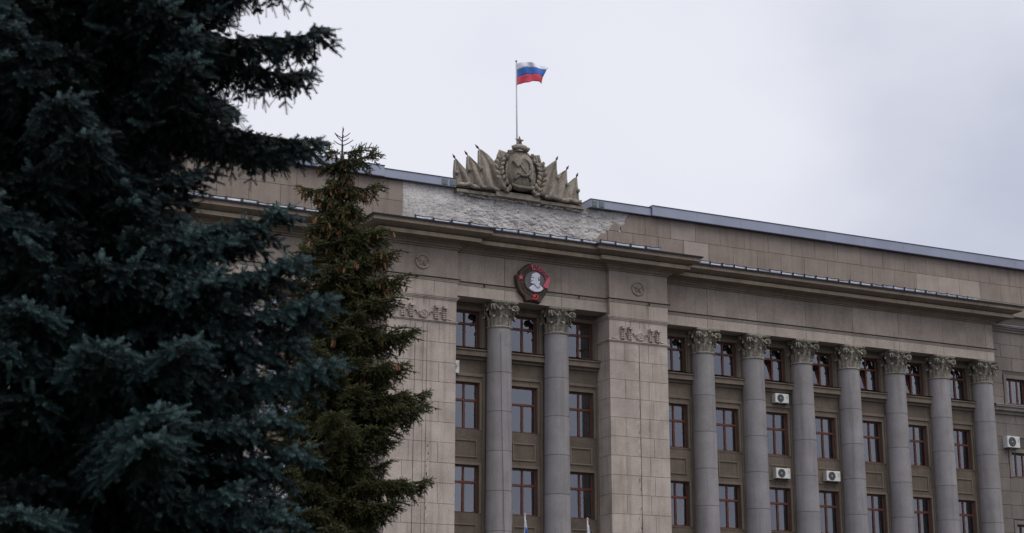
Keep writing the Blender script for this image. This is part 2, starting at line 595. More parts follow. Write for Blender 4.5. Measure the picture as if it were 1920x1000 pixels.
def window_meshes(h, tr, single_top=False):
    f = MB()
    d = 0.11
    b_ = 0.072
    f.cbox(-HW, -HW + b_, 0, d, 0, h, 0.012)
    f.cbox(HW - b_, HW, 0, d, 0, h, 0.012)
    f.cbox(-HW + b_, HW - b_, 0.002, d, 0, b_ + .01, 0.012)
    f.cbox(-HW + b_, HW - b_, 0.002, d, h - b_, h, 0.012)
    zt = h * tr
    f.cbox(-HW + b_, HW - b_, -0.012, d, zt - 0.055, zt + 0.055, 0.012)
    f.cbox(-0.054, 0.054, -0.008, d, b_ + .01, zt - 0.055, 0.012)
    if not single_top:
        f.cbox(-0.045, 0.045, 0.0, d, zt + 0.055, h - b_, 0.012)
    FR = f.mesh("frame", M['wood'])
    panes = []
    rects = [(-HW + b_, -0.054, b_ + .01, zt - .055), (0.054, HW - b_, b_ + .01, zt - .055)]
    if single_top:
        rects.append((-HW + b_, HW - b_, zt + .055, h - b_))
    else:
        rects += [(-HW + b_, -0.045, zt + .055, h - b_), (0.045, HW - b_, zt + .055, h - b_)]
    for x0, x1, z0, z1 in rects:
        cx, cz = (x0 + x1) / 2, (z0 + z1) / 2
        q = MB().box(x0 - cx, x1 - cx, -0.005, 0.005, z0 - cz, z1 - cz)
        panes.append((q.mesh("pane", M['glass']), cx, cz))
    return FR, panes


def curtain(x0, x1, h, ph):
    c_ = MB()
    c_.slab(lambda u, v: (x0 + (x1 - x0) * u, 0.24 + 0.03 * math.sin(u * (x1 - x0) * 38 + ph), 0.02 + (h - 0.05) * v), 26, 1, 0.006)
    return c_.mesh("curtain", M['curtain'])


WM = [window_meshes(r[1] - r[0], r[2]) for r in ROWS]
WM_S = window_meshes(ROWS[1][1] - ROWS[1][0], 0.62, True)
CUR = [[curtain(a_, b_, r[1] - r[0], p_) for a_, b_, p_ in ((0.27, 0.63, 0.3), (0.42, 0.63, 1.1), (-0.63, -0.40, 2.0), (0.10, 0.60, 0.9))] for r in ROWS]
SILL = MB().cbox(-0.86, 0.86, -0.16, 0.1, -0.10, -0.045, 0.01).mesh("sill", M['sill'])
LIT = {(XC - SP, 0), (XC, 0), (XC, 1), (XC + SP, 2)}
sw, sh = (HW - .072) - .054, (ROWS[0][1] - ROWS[0][0]) * ROWS[0][2] - .055 - .082
q = MB()
for a_ in ((0, .06, 0, sh), (sw - .06, sw, 0, sh), (.06, sw - .06, .002, .06), (.06, sw - .06, sh - .06, sh - .002)):
    q.cbox(a_[0], a_[1], -.02, .025, a_[2], a_[3], .008)
SASH = q.mesh("sash", M['wood'])
SPANE = MB().box(.06, sw - .06, 0, .01, .06, sh - .06).mesh("pane", M['glass'])
TILTED = {round(43.107 - SP / 2 + SP * k, 2) for k in (2, 3, 4, 5)}
for x, yf, kind in bays:
    for ri, r in enumerate(ROWS):
        rr = random.Random(int(x * 37) + ri * 101)
        base = (x, yf + 0.16, r[0])
        win = O("window", None, BLD, base)
        FR, panes = WM_S if (abs(x - XC) < 0.1 and ri == 1) else WM[ri]
        O("frame", FR, win, base)
        for pn, (me, cx, cz) in enumerate(panes):
            if pn == 0 and ri == 0 and round(x, 2) in TILTED:
                a_ = (x - HW + .072, yf + .16 + .06, r[0] + .082)
                O("sash", SASH, win, a_, rot=(-.17, 0, 0))
                O("pane", SPANE, win, a_, rot=(-.17, 0, 0))
                continue
            O("pane", me, win, (x + cx, yf + 0.16 + 0.055, r[0] + cz), rot=(rr.uniform(-.012, .012), 0, rr.uniform(-.012, .012)))
        if ri > 0:
            O("sill", SILL, win, base)
        k = rr.random()
        if k < 0.92:
            O("curtain", CUR[ri][0 if k < 0.35 else 1 if k < 0.62 else 3 if k < 0.75 else 2], win, base)
            if k > 0.75:
                O("curtain", CUR[ri][0], win, base)
        if any(abs(x - a_) < 0.1 and ri == b_ for a_, b_ in LIT) or (kind == 'wing' and (rr.random() < 0.08)):
            O("ceiling_lamp", LAMP, BLD, (x + rr.uniform(.7, 1.0), yf + rr.uniform(2.7, 3.2), r[0] - 0.9 + 3.09))

# --- columns
NSEG = 40


def rad(z):
    tt = (ZN - z) / (ZN - 1.6)
    return 0.548 + 0.062 * min(1, tt * 1.25) ** 0.9


JZ = [ZN] + [ZN - 2.046 - 1.75 * i for i in range(9)]
DR = []
for i in range(len(JZ) - 1):
    z1, z0 = JZ[i], max(JZ[i + 1], 1.5)
    q = MB()
    rr0, rr1 = rad(z0), rad(z1)
    hd = z1 - z0
    q.lathe([(rad(z0 + hd * t_), .014 + (hd - .024) * t_) for t_ in (0, .33, .66, 1)], NSEG, cap=False)
    q.lathe([(rr0 - 0.02, 0.0), (rr0 - 0.02, 0.008), (rr0, 0.014)], NSEG, smooth=False)
    q.lathe([(rr1, hd - 0.010), (rr1 - 0.02, hd - 0.004)], NSEG, smooth=False)
    DR.append((q.mesh("drum", M['column']), z0))
# capital
cp = MB()
HC = ZA - ZN
cp.lathe([(0.53, -0.03), (0.585, -0.02), (0.60, 0.02), (0.585, 0.055), (0.52, 0.065), (0.455, 0.12), (0.44, 0.6), (0.47, 0.85), (0.58, 1.02), (0.64, 1.06)], 32)


def leaf(mb, ang, z0, hgt, wid, r0, curl, lean):
    def fn(u, v):
        # v along the leaf, u across
        uu = (u - 0.5) * 2
        lob = 1.0 - 0.28 * abs(math.sin(v * math.pi * 3.5))
        wv = wid * (0.75 + 0.5 * math.sin(v * math.pi * 0.85)) * (1 - 0.55 * max(0, v - 0.7) / 0.3) * lob
        if v < 0.72:
            rr_ = r0 + 0.03 + lean * (v / 0.72) ** 2
            z = z0 + hgt * v / 0.72
        else:
            q_ = (v - 0.72) / 0.28 * math.pi * 1.05
            rr_ = r0 + 0.03 + lean + curl * (1 - math.cos(q_)) * 0.5 * 1.9
            z = z0 + hgt + curl * 0.75 * math.sin(q_) - 0.05 * (q_ / math.pi)
        rr_ += 0.045 * (1 - abs(uu)) - 0.02 * abs(math.sin(uu * 7))
        a_ = ang + uu * wv / max(rr_, .1)
        return (rr_ * math.cos(a_), rr_ * math.sin(a_), z)
    mb.grid(fn, 8, 14, 0, True)


for k in range(8):
    leaf(cp, k * math.pi / 4, 0.07, 0.40, 0.135, 0.485, 0.10, 0.07)
for k in range(8):
    leaf(cp, k * math.pi / 4 + math.pi / 8, 0.10, 0.68, 0.115, 0.46, 0.12, 0.12)
for k in range(4):                     # corner volutes and their stalks
    a_ = math.pi / 4 + k * math.pi / 2
    ca, sa = math.cos(a_), math.sin(a_)
    for sd_ in (-1, 1):
        b0 = a_ + sd_ * 0.42
        cp.tube([(0.53 * math.cos(b0), 0.53 * math.sin(b0), 0.55), (0.60 * math.cos(a_ + sd_ * .30), 0.60 * math.sin(a_ + sd_ * .30), 0.80),
                 (0.74 * math.cos(a_ + sd_ * .12), 0.74 * math.sin(a_ + sd_ * .12), 0.97), (0.86 * ca, 0.86 * sa, 0.98)], [0.05, 0.055, 0.05, 0.04], 6)
        sp = []
        for j in range(15):
            th = j / 14 * 2 * math.pi * 1.35
            rr_ = 0.135 * (1 - j / 14 * 0.78)
            sp.append(((0.80 + rr_ * math.sin(th)) * ca - sd_ * 0.05 * sa, (0.80 + rr_ * math.sin(th)) * sa + sd_ * 0.05 * ca, 0.85 + rr_ * math.cos(th)))
        cp.tube(sp, 0.042, 6)
for k in range(4):                     # inner scrolls and flower of each face
    a_ = k * math.pi / 2
    ca, sa = math.cos(a_), math.sin(a_)
    for sd_ in (-1, 1):
        sp = []
        for j in range(10):
            th = j / 9 * 2 * math.pi * 1.1
            rr_ = 0.09 * (1 - j / 9 * 0.7)
            l_ = sd_ * (0.15 + rr_ * math.sin(th))
            sp.append((0.66 * ca - l_ * sa, 0.66 * sa + l_ * ca, 0.87 + rr_ * math.cos(th)))
        cp.tube(sp, 0.032, 5)
        cp.tube([(0.56 * ca - sd_ * .30 * sa, .56 * sa + sd_ * .30 * ca, .5), (0.60 * ca - sd_ * .28 * sa, .60 * sa + sd_ * .28 * ca, .72), (0.66 * ca - sd_ * .17 * sa, .66 * sa + sd_ * .17 * ca, .95)], [.045, .04, .035], 5)
    for j in range(5):
        b_ = j * 2 * math.pi / 5
        l_, z_ = 0.06 * math.cos(b_), 0.06 * math.sin(b_)
        cp.ball((0.70 * ca - l_ * sa, 0.70 * sa + l_ * ca, 1.04 + z_), 0.05, 6, 4)
# concave abacus
ab = []
for k in range(4):
    a_ = -math.pi / 4 + k * math.pi / 2
    c0 = Vector((0.96 * math.cos(a_), 0.96 * math.sin(a_)))
    c1 = Vector((0.96 * math.cos(a_ + math.pi / 2), 0.96 * math.sin(a_ + math.pi / 2)))
    nrm = -(c0 + c1).normalized()
    for j in range(8):
        t_ = 0.05 + 0.9 * j / 7
        pt = c0.lerp(c1, t_) + nrm * 0.11 * math.sin(math.pi * t_) * 0.6
        ab.append(pt)
na = len(ab)
vs = []
for sc_, z in ((0.93, 1.055), (0.96, 1.09), (1.0, 1.10), (1.0, HC - .002)):
    vs += [(p_.x * sc_, p_.y * sc_, z) for p_ in ab]
fs = [[l * na + i, l * na + (i + 1) % na, (l + 1) * na + (i + 1) % na, (l + 1) * na + i] for l in range(3) for i in range(na)]
fs += [list(range(na))[::-1], [3 * na + i for i in range(na)]]
cp.add(vs, fs)
CAP = cp.mesh("capital", M['capital'])
bs = MB()
bs.box(-0.8, 0.8, -0.8, 0.8, 0.0, 1.15)
bs.lathe([(0.78, 1.15), (0.80, 1.22), (0.78, 1.29), (0.70, 1.33), (0.72, 1.40), (0.69, 1.46), (0.62, 1.5)], 32)
CBASE = bs.mesh("column_base", M['column'])
colx = [(43.107 + SP * k, YW) for k in range(7)] + [(2 * XC - 43.107 - SP * k, YW) for k in range(7)] + [(31.822, YP), (34.718, YP)]
for x, y in colx:
    cl = O("column", None, BLD, (x, y, 0))
    for me, z0 in DR:
        O("drum", me, cl, (x, y, z0))
    O("capital", CAP, cl, (x, y, ZN))
    O("column_base", CBASE, cl, (x, y, 0))

# --- stone blocks
BC = {}


def block(name, x0, x1, y0, y1, z0, z1, mat, parent, gap=0.0065, label=None, c=0.007):
    key = (name, round(x1 - x0, 3), round(y1 - y0, 3), round(z1 - z0, 3), mat, c)
    if key not in BC:
        BC[key] = MB().cbox(gap, x1 - x0 - gap, 0, y1 - y0, gap, z1 - z0 - gap, c).mesh(name, M[mat])
    o = O(name, BC[key], parent, (x0, y0 + random.uniform(-.003, .003), z0))
    if label:
        o["label"] = label
    return o


def lime_drips(x, w_, zs):
    q_ = MB()
    for z_ in zs:
        for _ in range(3):
            xx, hh = x + random.uniform(0, w_), random.uniform(.05, .28)
            q_.prism([(xx - .02, z_), (xx + random.uniform(.01, .03), z_ + .01), (xx + .02, z_ - hh * .5), (xx + .004, z_ - hh), (xx - .012, z_ - hh * .6)], YPIER - .004, YPIER + .02)
    P("lime_drips", q_, M['lime'], BLD, kind="stuff")


# --- the two piers of the portico
for pi, (xa, xb) in enumerate((PL, PR)):
    c = MB().box(xa + 0.03, xb - 0.03, YPIER + 0.03, 67.0, 0, 18.70)
    c.box(xa, xb, YPIER, 66.9, 0.9, 8.06)
    P("pier_core", c, M['core'], BLD)
    wd = xb - xa
    z = 17.70
    for ci in range(11):
        z0 = z - 0.875
        fr_ = ((0, .26, .665, 1) if ci % 2 == 0 else (0, .5, .735, 1)) if pi else ((0, .33, .52, .75, 1) if ci % 2 == 0 else (0, .24, .52, 1))
        for i in range(len(fr_) - 1):
            block("stone_block", xa + wd * fr_[i], xa + wd * fr_[i + 1], YPIER, YPIER + .3, z0, z, 'pier', BLD)
        for sx, xo in ((0, xa), (1, xb - 0.3)):          # blocks of the flank
            key = ("flank", ci % 2, sx)
            y1s = (YPIER + .3, YPIER + 1.0, 66.7) if ci % 2 else (YPIER + .3, 66.7)
            for j in range(len(y1s) - 1):
                q = MB().box(0, 0.3, 0.006, y1s[j + 1] - y1s[j] - 0.006, 0.008, 0.867)
                O("stone_block", q.mesh("stone_block", M['pier']), BLD, (xo, y1s[j], z0))
        z = z0
    # carved capital of the pier
    q = MB()
    for (a0, a1, ov) in ((17.70, 17.75, .03), (17.75, 17.80, .07), (18.74, 18.80, .03), (18.80, 18.86, .07), (18.86, 18.90, .10)):
        q.box(xa - ov, xb + ov, YPIER - ov, 66.75, a0, a1)
    P("pier_moulding", q, M['pier'], BLD)
    q = MB().box(xa, xb, YPIER + .003, 66.72, 17.80, 18.74)
    P("pier_capital_block", q, M['pier'], BLD)
    q = MB()
    for f_ in (.28, .36, .52, .60, .68):
        q.box(xa + wd * f_, xa + wd * f_ + .012, YPIER - .004, YPIER + .01, 18.42, 18.74)
    P("carved_groove", q, M['core'], BLD)
    yr = YPIER
    for f_ in (.215, .337, .70, .82):
        xx = xa + wd * f_
        e_ = MB()
        e_.prism([(xx - .085, 18.30), (xx + .085, 18.30), (xx + .11, 18.42), (xx - .11, 18.42)], yr - .24, yr + .01)
        e_.box(xx - .105, xx + .105, yr - .05, yr + .01, 17.81, 18.30)
        for j in range(5):
            for s_ in (-1, 1):
                e_.ball((xx + s_ * .05, yr - .08, 17.87 + j * .09), (.06, .08, .055), 7, 5)
        P("carved_ear", e_, M['pier'], BLD)
    for f_, sg in ((.275, 1), (.40, 1), (.635, -1), (.76, -1)):
        xx = xa + wd * f_
        e_ = MB()
        pts = [(xx + sg * .10 * math.cos(a_) - sg * .01, yr - .03, 18.02 + .16 * math.sin(a_)) for a_ in [j * math.pi / 8 for j in range(9)]]
        e_.tube(pts, .034, 6)
        P("carved_arch", e_, M['pier'], BLD)
    xx = xa + wd * .517
    e_ = MB()
    rg = [(xx + .23 * math.cos(j * math.pi / 4 + math.pi / 8), 18.03 + .23 * math.sin(j * math.pi / 4 + math.pi / 8)) for j in range(8)]
    e_.prism(rg, yr - .10, yr + .01, 0, .02)
    e_.tube([(xx + .165 * math.cos(j * math.pi / 12), yr - .11, 18.03 + .165 * math.sin(j * math.pi / 12)) for j in range(25)], .02, 6)
    e_.tube([(xx + .085 * math.cos(a_), yr - .11, 18.04 + .085 * math.sin(a_)) for a_ in [math.radians(d_) for d_ in range(75, -160, -20)]], .016, 5)
    e_.tube([(xx - .06, yr - .11, 18.09), (xx + .08, yr - .11, 17.95)], .016, 5)
    e_.box(xx - .10, xx - .03, yr - .13, yr - .09, 18.06, 18.12)
    P("carved_medallion", e_, M['pier'], BLD)
    e_ = MB()
    for f_ in (.045, .87):
        x0_ = xa + wd * f_
        for j in range(5):
            e_.ball((x0_ + .05 + j * .06, yr - .02, 17.83 + .05 * (4 - j) / 4), (.045, .04, .05), 7, 5)
    P("carved_leaves", e_, M['pier'], BLD)


lime_drips(38.45, .16, [17.6 - .875 * i - d_ for i in range(10) for d_ in (.02, .45)])
lime_drips(28.02, .10, [12.6 - .875 * i - d_ for i in range(5) for d_ in (.02, .3, .6)])


# --- entablature: architrave blocks, moulding, frieze panels
def entab(xs, yf, back, za0, nm_split=None, xs_arch=None):
    for i in range(len(xs) - 1):
        block("frieze_panel", xs[i], xs[i + 1], yf, back, ZF, ZT, 'frieze', BLD)
    xa_ = xs_arch or xs
    for i in range(len(xa_) - 1):
        block("architrave_block", xa_[i], xa_[i + 1], yf, back, za0, ZM, 'arch', BLD)


wj = [40.3] + [43.107 + SP * k for k in range(7)] + [XE]
entab(wj, YWF, 66.9, ZA)
entab([2 * XC - x for x in wj][::-1], YWF, 66.9, ZA)
entab([PL[1] + .01, 31.80, 34.68, PR[0] - .01], YCF, 66.3, ZA - .01)
for xa, xb in (PL, PR):
    entab([xa - .02, xb + .02], YPF, 66.8, 18.90, xs_arch=[xa - .02, xa + (xb - xa) * .66, xb + .02])
PATH = [(XW0, 66.55), (XW0, YWF), (PL[0] - .02, YWF), (PL[0] - .02, YPF), (PL[1] + .02, YPF), (PL[1] + .02, YCF),
        (PR[0] - .02, YCF), (PR[0] - .02, YPF), (PR[1] + .02, YPF), (PR[1] + .02, YWF), (XE, YWF), (XE, 66.55)]


def offs(path, o):
    res = []
    n_ = len(path)
    for i in range(n_):
        nn = Vector((0, 0))
        for a_, b_ in ((i - 1, i), (i, i + 1)):
            if a_ >= 0 and b_ < n_:
                d = Vector(path[b_]) - Vector(path[a_])
                d.normalize()
                nn += Vector((d.y, -d.x))
        if i in (0, n_ - 1):
            nn = nn.normalized()
        res.append((path[i][0] + nn.x * o, path[i][1] + nn.y * o))
    return res


def sweep(mb, path, prof, mi=0):
    rings = [[(x, y, z) for x, y in offs(path, o)] for o, z in prof]
    n_ = len(path)
    vs = [p_ for r in rings for p_ in r]
    fs = []
    for k in range(len(prof) - 1):
        for i in range(n_ - 1):
            fs.append([k * n_ + i, k * n_ + i + 1, (k + 1) * n_ + i + 1, (k + 1) * n_ + i])
    mb.add(vs, fs, mi)


c = MB()
for (xa, xb, y0) in ((XW0 + .03, PL[0], YWF + .03), (PL[0] + .02, PL[1] - .01, YPF + .03), (PL[1], PR[0], YCF + .03), (PR[0] + .01, PR[1] - .01, YPF + .03), (PR[1], XE - .03, YWF + .03)):
    c.box(xa, xb, y0, 66.7, 19.12, 21.30)
P("entablature_core", c, M['core'], BLD)
q = MB()
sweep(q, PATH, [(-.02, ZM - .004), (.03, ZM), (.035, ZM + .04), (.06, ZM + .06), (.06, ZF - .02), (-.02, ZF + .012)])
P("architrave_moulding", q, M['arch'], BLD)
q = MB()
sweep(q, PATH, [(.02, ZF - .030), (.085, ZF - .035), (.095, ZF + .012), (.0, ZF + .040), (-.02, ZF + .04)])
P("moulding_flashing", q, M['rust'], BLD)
# dark water-spout stubs under the moulding
for x, y in ((30.75, YCF), (35.55, YCF), (27.35, YPF), (39.15, YPF)):
    q = MB().tube([(x, y - .10, ZF - .03), (x, y - .11, ZF - .16)], [.035, .022], 6)
    P("drip_spout", q, M['rust'], BLD)
# --- cornice
q = MB()
prof = [(-.03, ZT - .002), (.06, ZT), (.06, ZT + .07), (.14, ZT + .09), (.16, ZT + .17), (.24, ZT + .19), (.25, ZT + .26),
        (.80, ZT + .275), (.80, ZT + .45), (.64, ZT + .458)]
for j in range(1, 7):
    a_ = j / 6 * math.pi / 2
    prof.append((.64 + .49 * (j / 6), ZT + .465 + .15 * (j / 6) ** 1.4))
prof += [(1.17, ZT + .63), (1.17, ZT + .775), (1.20, ZT + .78), (1.20, ZT + .82)]
sweep(q, PATH, prof)
nseg = len(PATH) - 1
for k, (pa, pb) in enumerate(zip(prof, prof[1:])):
    if pa[0] == .80 and pb[0] == .80:                  # the paler, tan drip band
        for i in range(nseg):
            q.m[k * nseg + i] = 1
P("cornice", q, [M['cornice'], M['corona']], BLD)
q = MB()
sweep(q, PATH, [(1.19, ZT + .815), (1.25, ZT + .80), (1.26, ZT + .865), (1.20, ZT + .885), (.55, ZT + 1.02), (-.1, ZT + 1.12)])
P("cornice_roofing", q, M['flash'], BLD)
# upright gutter sheets standing on the cornice roofing, sagging between their seams
GZ = ZT + .89


def gutter_run(pa, pb, step, lo=0.16, hi=0.22):
    pa, pb = Vector(pa), Vector(pb)
    L = (pb - pa).length
    n_ = max(1, round(L / step))
    d = (pb - pa) / n_
    for i in range(n_):
        rr = random.Random(i * 13 + int(pa.x * 7))
        h0, sag = rr.uniform(lo, hi), rr.uniform(.015, .045)
        ln, tl = rr.uniform(-.03, .05), rr.uniform(-.025, .025)
        A = pa + d * i
        q_ = MB()
        q_.slab(lambda u, v: (A.x + d.x * (0.015 + .97 * u), A.y + d.y * u - ln * v - 0.02 * math.sin(math.pi * u) * v, GZ - .02 + v * (h0 + .02 + tl * (u - .5) - sag * math.sin(math.pi * u))), 6, 2, .012)
        q_.tube([(A.x + d.x * u, A.y + d.y * u - ln - .02 * math.sin(math.pi * u), GZ + h0 + tl * (u - .5) - sag * math.sin(math.pi * u) + .006) for u in (0, .25, .5, .75, 1)], .013, 5, 1)
        P("gutter_sheet", q_, [M['gutter'], M['flash']], BLD)
        q_ = MB().box(A.x - .011, A.x + .011, A.y - .05, A.y + .03, GZ - .03, GZ + h0 + .02)
        P("gutter_seam", q_, M['flash'], BLD)


gutter_run((PR[1] + 1.15, YWF - .95), (59.3, YWF - .95), .70)
gutter_run((7.0, YWF - .95), (PL[0] - 1.1, YWF - .95), .70)
gutter_run((26.9, YPF - .93), (30.4, YPF - .93), .80)
gutter_run((30.4, YCF - .93), (36.1, YCF - .93), .80)
gutter_run((36.1, YPF - .93), (39.35, YPF - .93), .80)

# --- star roundels of the pier friezes
for xx, zz in ((27.69, 20.36), (38.60, 20.31)):
    q = MB()
    q.tube([(xx + .31 * math.cos(j * math.pi / 16), YPF - .012, zz + .31 * math.sin(j * math.pi / 16)) for j in range(33)], .05, 6)
    st = []
    for j in range(10):
        a_ = math.pi / 2 + j * math.pi / 5
        r_ = .27 if j % 2 == 0 else .115
        st.append((xx + r_ * math.cos(a_), YPF - .012, zz + r_ * math.sin(a_)))
    q.add([(xx, YPF - .12, zz)] + st, [[0, 1 + (j + 1) % 10, 1 + j][::-1] for j in range(10)])
    q.tube(st + [st[0]], .014, 5)
    P("star_roundel", q, M['frieze'], BLD)

# --- attic wall: two visible courses of cladding slabs, one hidden behind the gutter
YA = 66.50


def attic_row(z0, z1, joints, skip, pale=()):
    for i in range(len(joints) - 1):
        x0, x1 = joints[i], joints[i + 1]
        if any(x0 < b_ - .05 and x1 > a_ + .05 for a_, b_ in skip):
            continue
        pl_ = any(abs((x0 + x1) / 2 - p_) < .5 for p_ in pale)
        block("stone_block", x0, x1, YA, YA + .15, z0, z1, 'attic_pale' if pl_ else 'attic', BLD, label="paler replacement stone slab" if pl_ else None, c=.006)


BW = 1.435
left1 = [27.37, 26.65] + [26.65 - BW * k for k in range(1, 22)]
left2 = [27.37] + [27.37 - BW * k for k in range(1, 22)]
right1 = [40.055 + BW * k for k in range(25)]
right2 = [37.95, 39.36] + [39.36 + BW * k for k in range(1, 25)]
attic_row(23.50, 24.46, left1[::-1], [])
attic_row(22.54, 23.50, left2[::-1], [])
attic_row(21.80, 22.54, left1[::-1], [])
attic_row(23.50, 24.46, right1, [], pale=(42.2,))
attic_row(22.54, 23.50, right2, [], pale=(42.95, 57.3, 58.7, 60.1))
attic_row(21.80, 22.54, right1, [])
for poly in ([(38.72, 23.51), (40.047, 23.51), (40.047, 24.45), (39.25, 24.45), (39.02, 24.20), (38.95, 23.95), (38.70, 23.78)],
             [(36.95, 22.0), (37.942, 22.0), (37.942, 23.42), (37.80, 23.30), (37.66, 23.33), (37.45, 23.05), (37.2, 22.95), (37.12, 22.6)],
             [(38.05, 23.51), (38.60, 23.51), (38.60, 23.85), (38.40, 23.90), (38.2, 23.70)]):
    q = MB()
    q.prism(poly, YA + .002, YA + .12, 0, .012)
    P("stone_block", q, M['attic'], BLD, label="broken stone slab at the edge of the bare mortar")


# bare rough mortar where the cladding has fallen
def vnoise(shape, cells, seed):
    r = np.random.default_rng(seed)
    ny, nx = shape
    gy, gx = cells
    G = r.random((gy + 2, gx + 2))
    y = np.linspace(0, gy, ny)
    x = np.linspace(0, gx, nx)
    y0 = np.minimum(y.astype(int), gy)
    x0 = np.minimum(x.astype(int), gx)
    fy, fx = (y - y0)[:, None], (x - x0)[None]
    fy, fx = fy * fy * (3 - 2 * fy), fx * fx * (3 - 2 * fx)
    a_ = G[np.ix_(y0, x0)]; b_ = G[np.ix_(y0, x0 + 1)]; c_ = G[np.ix_(y0 + 1, x0)]; d_ = G[np.ix_(y0 + 1, x0 + 1)]
    return a_ * (1 - fx) * (1 - fy) + b_ * fx * (1 - fy) + c_ * (1 - fx) * fy + d_ * fx * fy


NX, NZ = 620, 150
H = 0.6 * vnoise((NZ, NX), (5, 18), 1) + 1.0 * vnoise((NZ, NX), (13, 34), 2) + 0.8 * vnoise((NZ, NX), (27, 71), 3) + .45 * vnoise((NZ, NX), (67, 190), 4)
sk = np.array([np.roll(H[j], int(j * .7)) for j in range(NZ)])          # flakes lie slantwise
H = (.8 * H + .3 * sk) * (.4 + 1.0 * vnoise((NZ, NX), (3, 9), 9))
H = (H - H.mean()) / H.std()
H = (H - H.mean()) / H.std()
H = np.where(H > 0, H * .75, H * 1.25)
xs_ = np.linspace(27.375, 39.6, NX)
zs_ = np.linspace(21.9, 24.5, NZ)
amp = np.interp(xs_, [27.3, 28.2, 29.6, 30.6, 37.8, 38.6, 39.6], [.008, .010, .018, .044, .044, .032, .018])[None]
YY = YA + .065 - amp * np.clip(H, -2.2, 1.7) - 0.035 * np.interp(xs_, [27, 29.5, 31], [1, 1, 0])[None]
vs = np.stack([np.broadcast_to(xs_, (NZ, NX)), YY, np.broadcast_to(zs_[:, None], (NZ, NX))], -1).reshape(-1, 3)
idx = np.arange(NX * NZ).reshape(NZ, NX)
fs = np.stack([idx[:-1, :-1], idx[:-1, 1:], idx[1:, 1:], idx[1:, :-1]], -1).reshape(-1, 4)
q = MB()
q.add(vs.tolist(), fs.tolist())
P("bare_mortar", q, M['mortar'], BLD, kind="stuff", label="pale rough mortar bared where the stone cladding fell off")
# crumbling bed of white mortar under the sculpture
q = MB()
for i in range(150):
    xx = random.uniform(29.9, 36.6)
    q.ball((xx, YA - random.uniform(-.06, .09), 24.27 + random.uniform(-.06, .06)), (random.uniform(.05, .22), random.uniform(.04, .1), random.uniform(.02, .05)), 6, 4)
for p_ in range(len(q.f)):
    q.sm[p_] = False
P("mortar_rubble", q, M['mortar'], BLD, kind="stuff")


# --- metal coping of the attic wall
def coping(x0, x1, yf, z0, z1):
    q_ = MB()
    q_.box(x0, x1, yf, 67.4, z0, z1)
    n_ = max(1, int((x1 - x0) / 2.4))
    for i in range(1, n_):
        xx = x0 + (x1 - x0) * i / n_
        q_.box(xx, xx + .012, yf - .006, yf + .02, z0, z1)
    q_.box(x0 - .015, x1 + .015, yf - .03, 67.43, z1, z1 + .03, 1)
    q_.box(x0, x1, yf - .012, yf + .1, z0 - .03, z0 + .004, 1)
    P("coping", q_, [M['coping'], M['coping_lip']], BLD)


coping(40.32, 76, 66.22, 24.47, 24.95)
coping(-5, 26.35, 66.22, 24.47, 24.95)
coping(36.95, 40.30, 66.32, 24.48, 24.86)
coping(26.38, 29.92, 66.32, 24.48, 24.86)
for xx in (29.22, 29.62, 37.03, 37.42):
    q = MB().box(xx, xx + .27, 66.285, 66.325, 24.53, 24.81)
    v_ = P("vent_grille", q, M['vent'], BLD)
    q = MB()
    for j in range(5):
        q.box(xx + .02, xx + .25, 66.272, 66.288, 24.55 + j * .05, 24.575 + j * .05)
    P("slat", q, M['vent'], v_)

# --- right-hand side wall with its own string course and windows
YE = 66.46
X0E, X1E = XE - .3, 75.0
ewin = []
for k in range(4):
    xc_ = 62.84 + k * 3.1
    ewin += [(xc_ - .67, xc_ + .67, 16.98, 18.33), (xc_ - .67, xc_ + .67, 13.10, 14.36), (xc_ - .67, xc_ + .67, 9.0, 10.6)]
q = MB()
wall_holes(q, X0E, X1E, 0, 21.3, YE + .03, ewin, .3)
P("end_wall", q, M['core'], BLD)
FE, PE = window_meshes(1.35, 0.62)
for x0_, x1_, z0_, z1_ in ewin:
    bp_ = ((x0_ + x1_) / 2, YE + .16, z0_)
    win = O("window", None, BLD, bp_)
    q = MB()
    h_ = z1_ - z0_
    for a_ in ((-.67, -.59), (.59, .67), (-.28, -.19), (.19, .28)):
        q.cbox(a_[0], a_[1], 0, .1, 0, h_, .01)
    q.cbox(-.59, .59, .003, .1, 0, .08, .01)
    q.cbox(-.59, .59, .003, .1, h_ - .08, h_, .01)
    O("frame", q.mesh("frame", M['wood']), win, bp_)
    for a0, a1 in ((-.59, -.28), (-.19, .19), (.28, .59)):
        q = MB().box(a0, a1, .05, .06, .08, h_ - .08)
        O("pane", q.mesh("pane", M['glass']), win, bp_, rot=(random.uniform(-.01, .01), 0, random.uniform(-.01, .01)))
    room(bp_[0] - 1.4, bp_[0] + 1.4, YE, z0_ - .9, 3.0)
    q = MB()
    for sx in (-1, 1):
        xa, xb = sorted((bp_[0] + sx * .675, bp_[0] + sx * .86))
        q.cbox(xa, xb, YE - .05, YE + .05, z0_ - .05, z1_ + .2, .012)
    q.cbox(bp_[0] - .675, bp_[0] + .675, YE - .05, YE + .05, z1_ + .005, z1_ + .2, .012)
    P("window_surround", q, M['endwall'], BLD)
z = 20.90
ci = 0
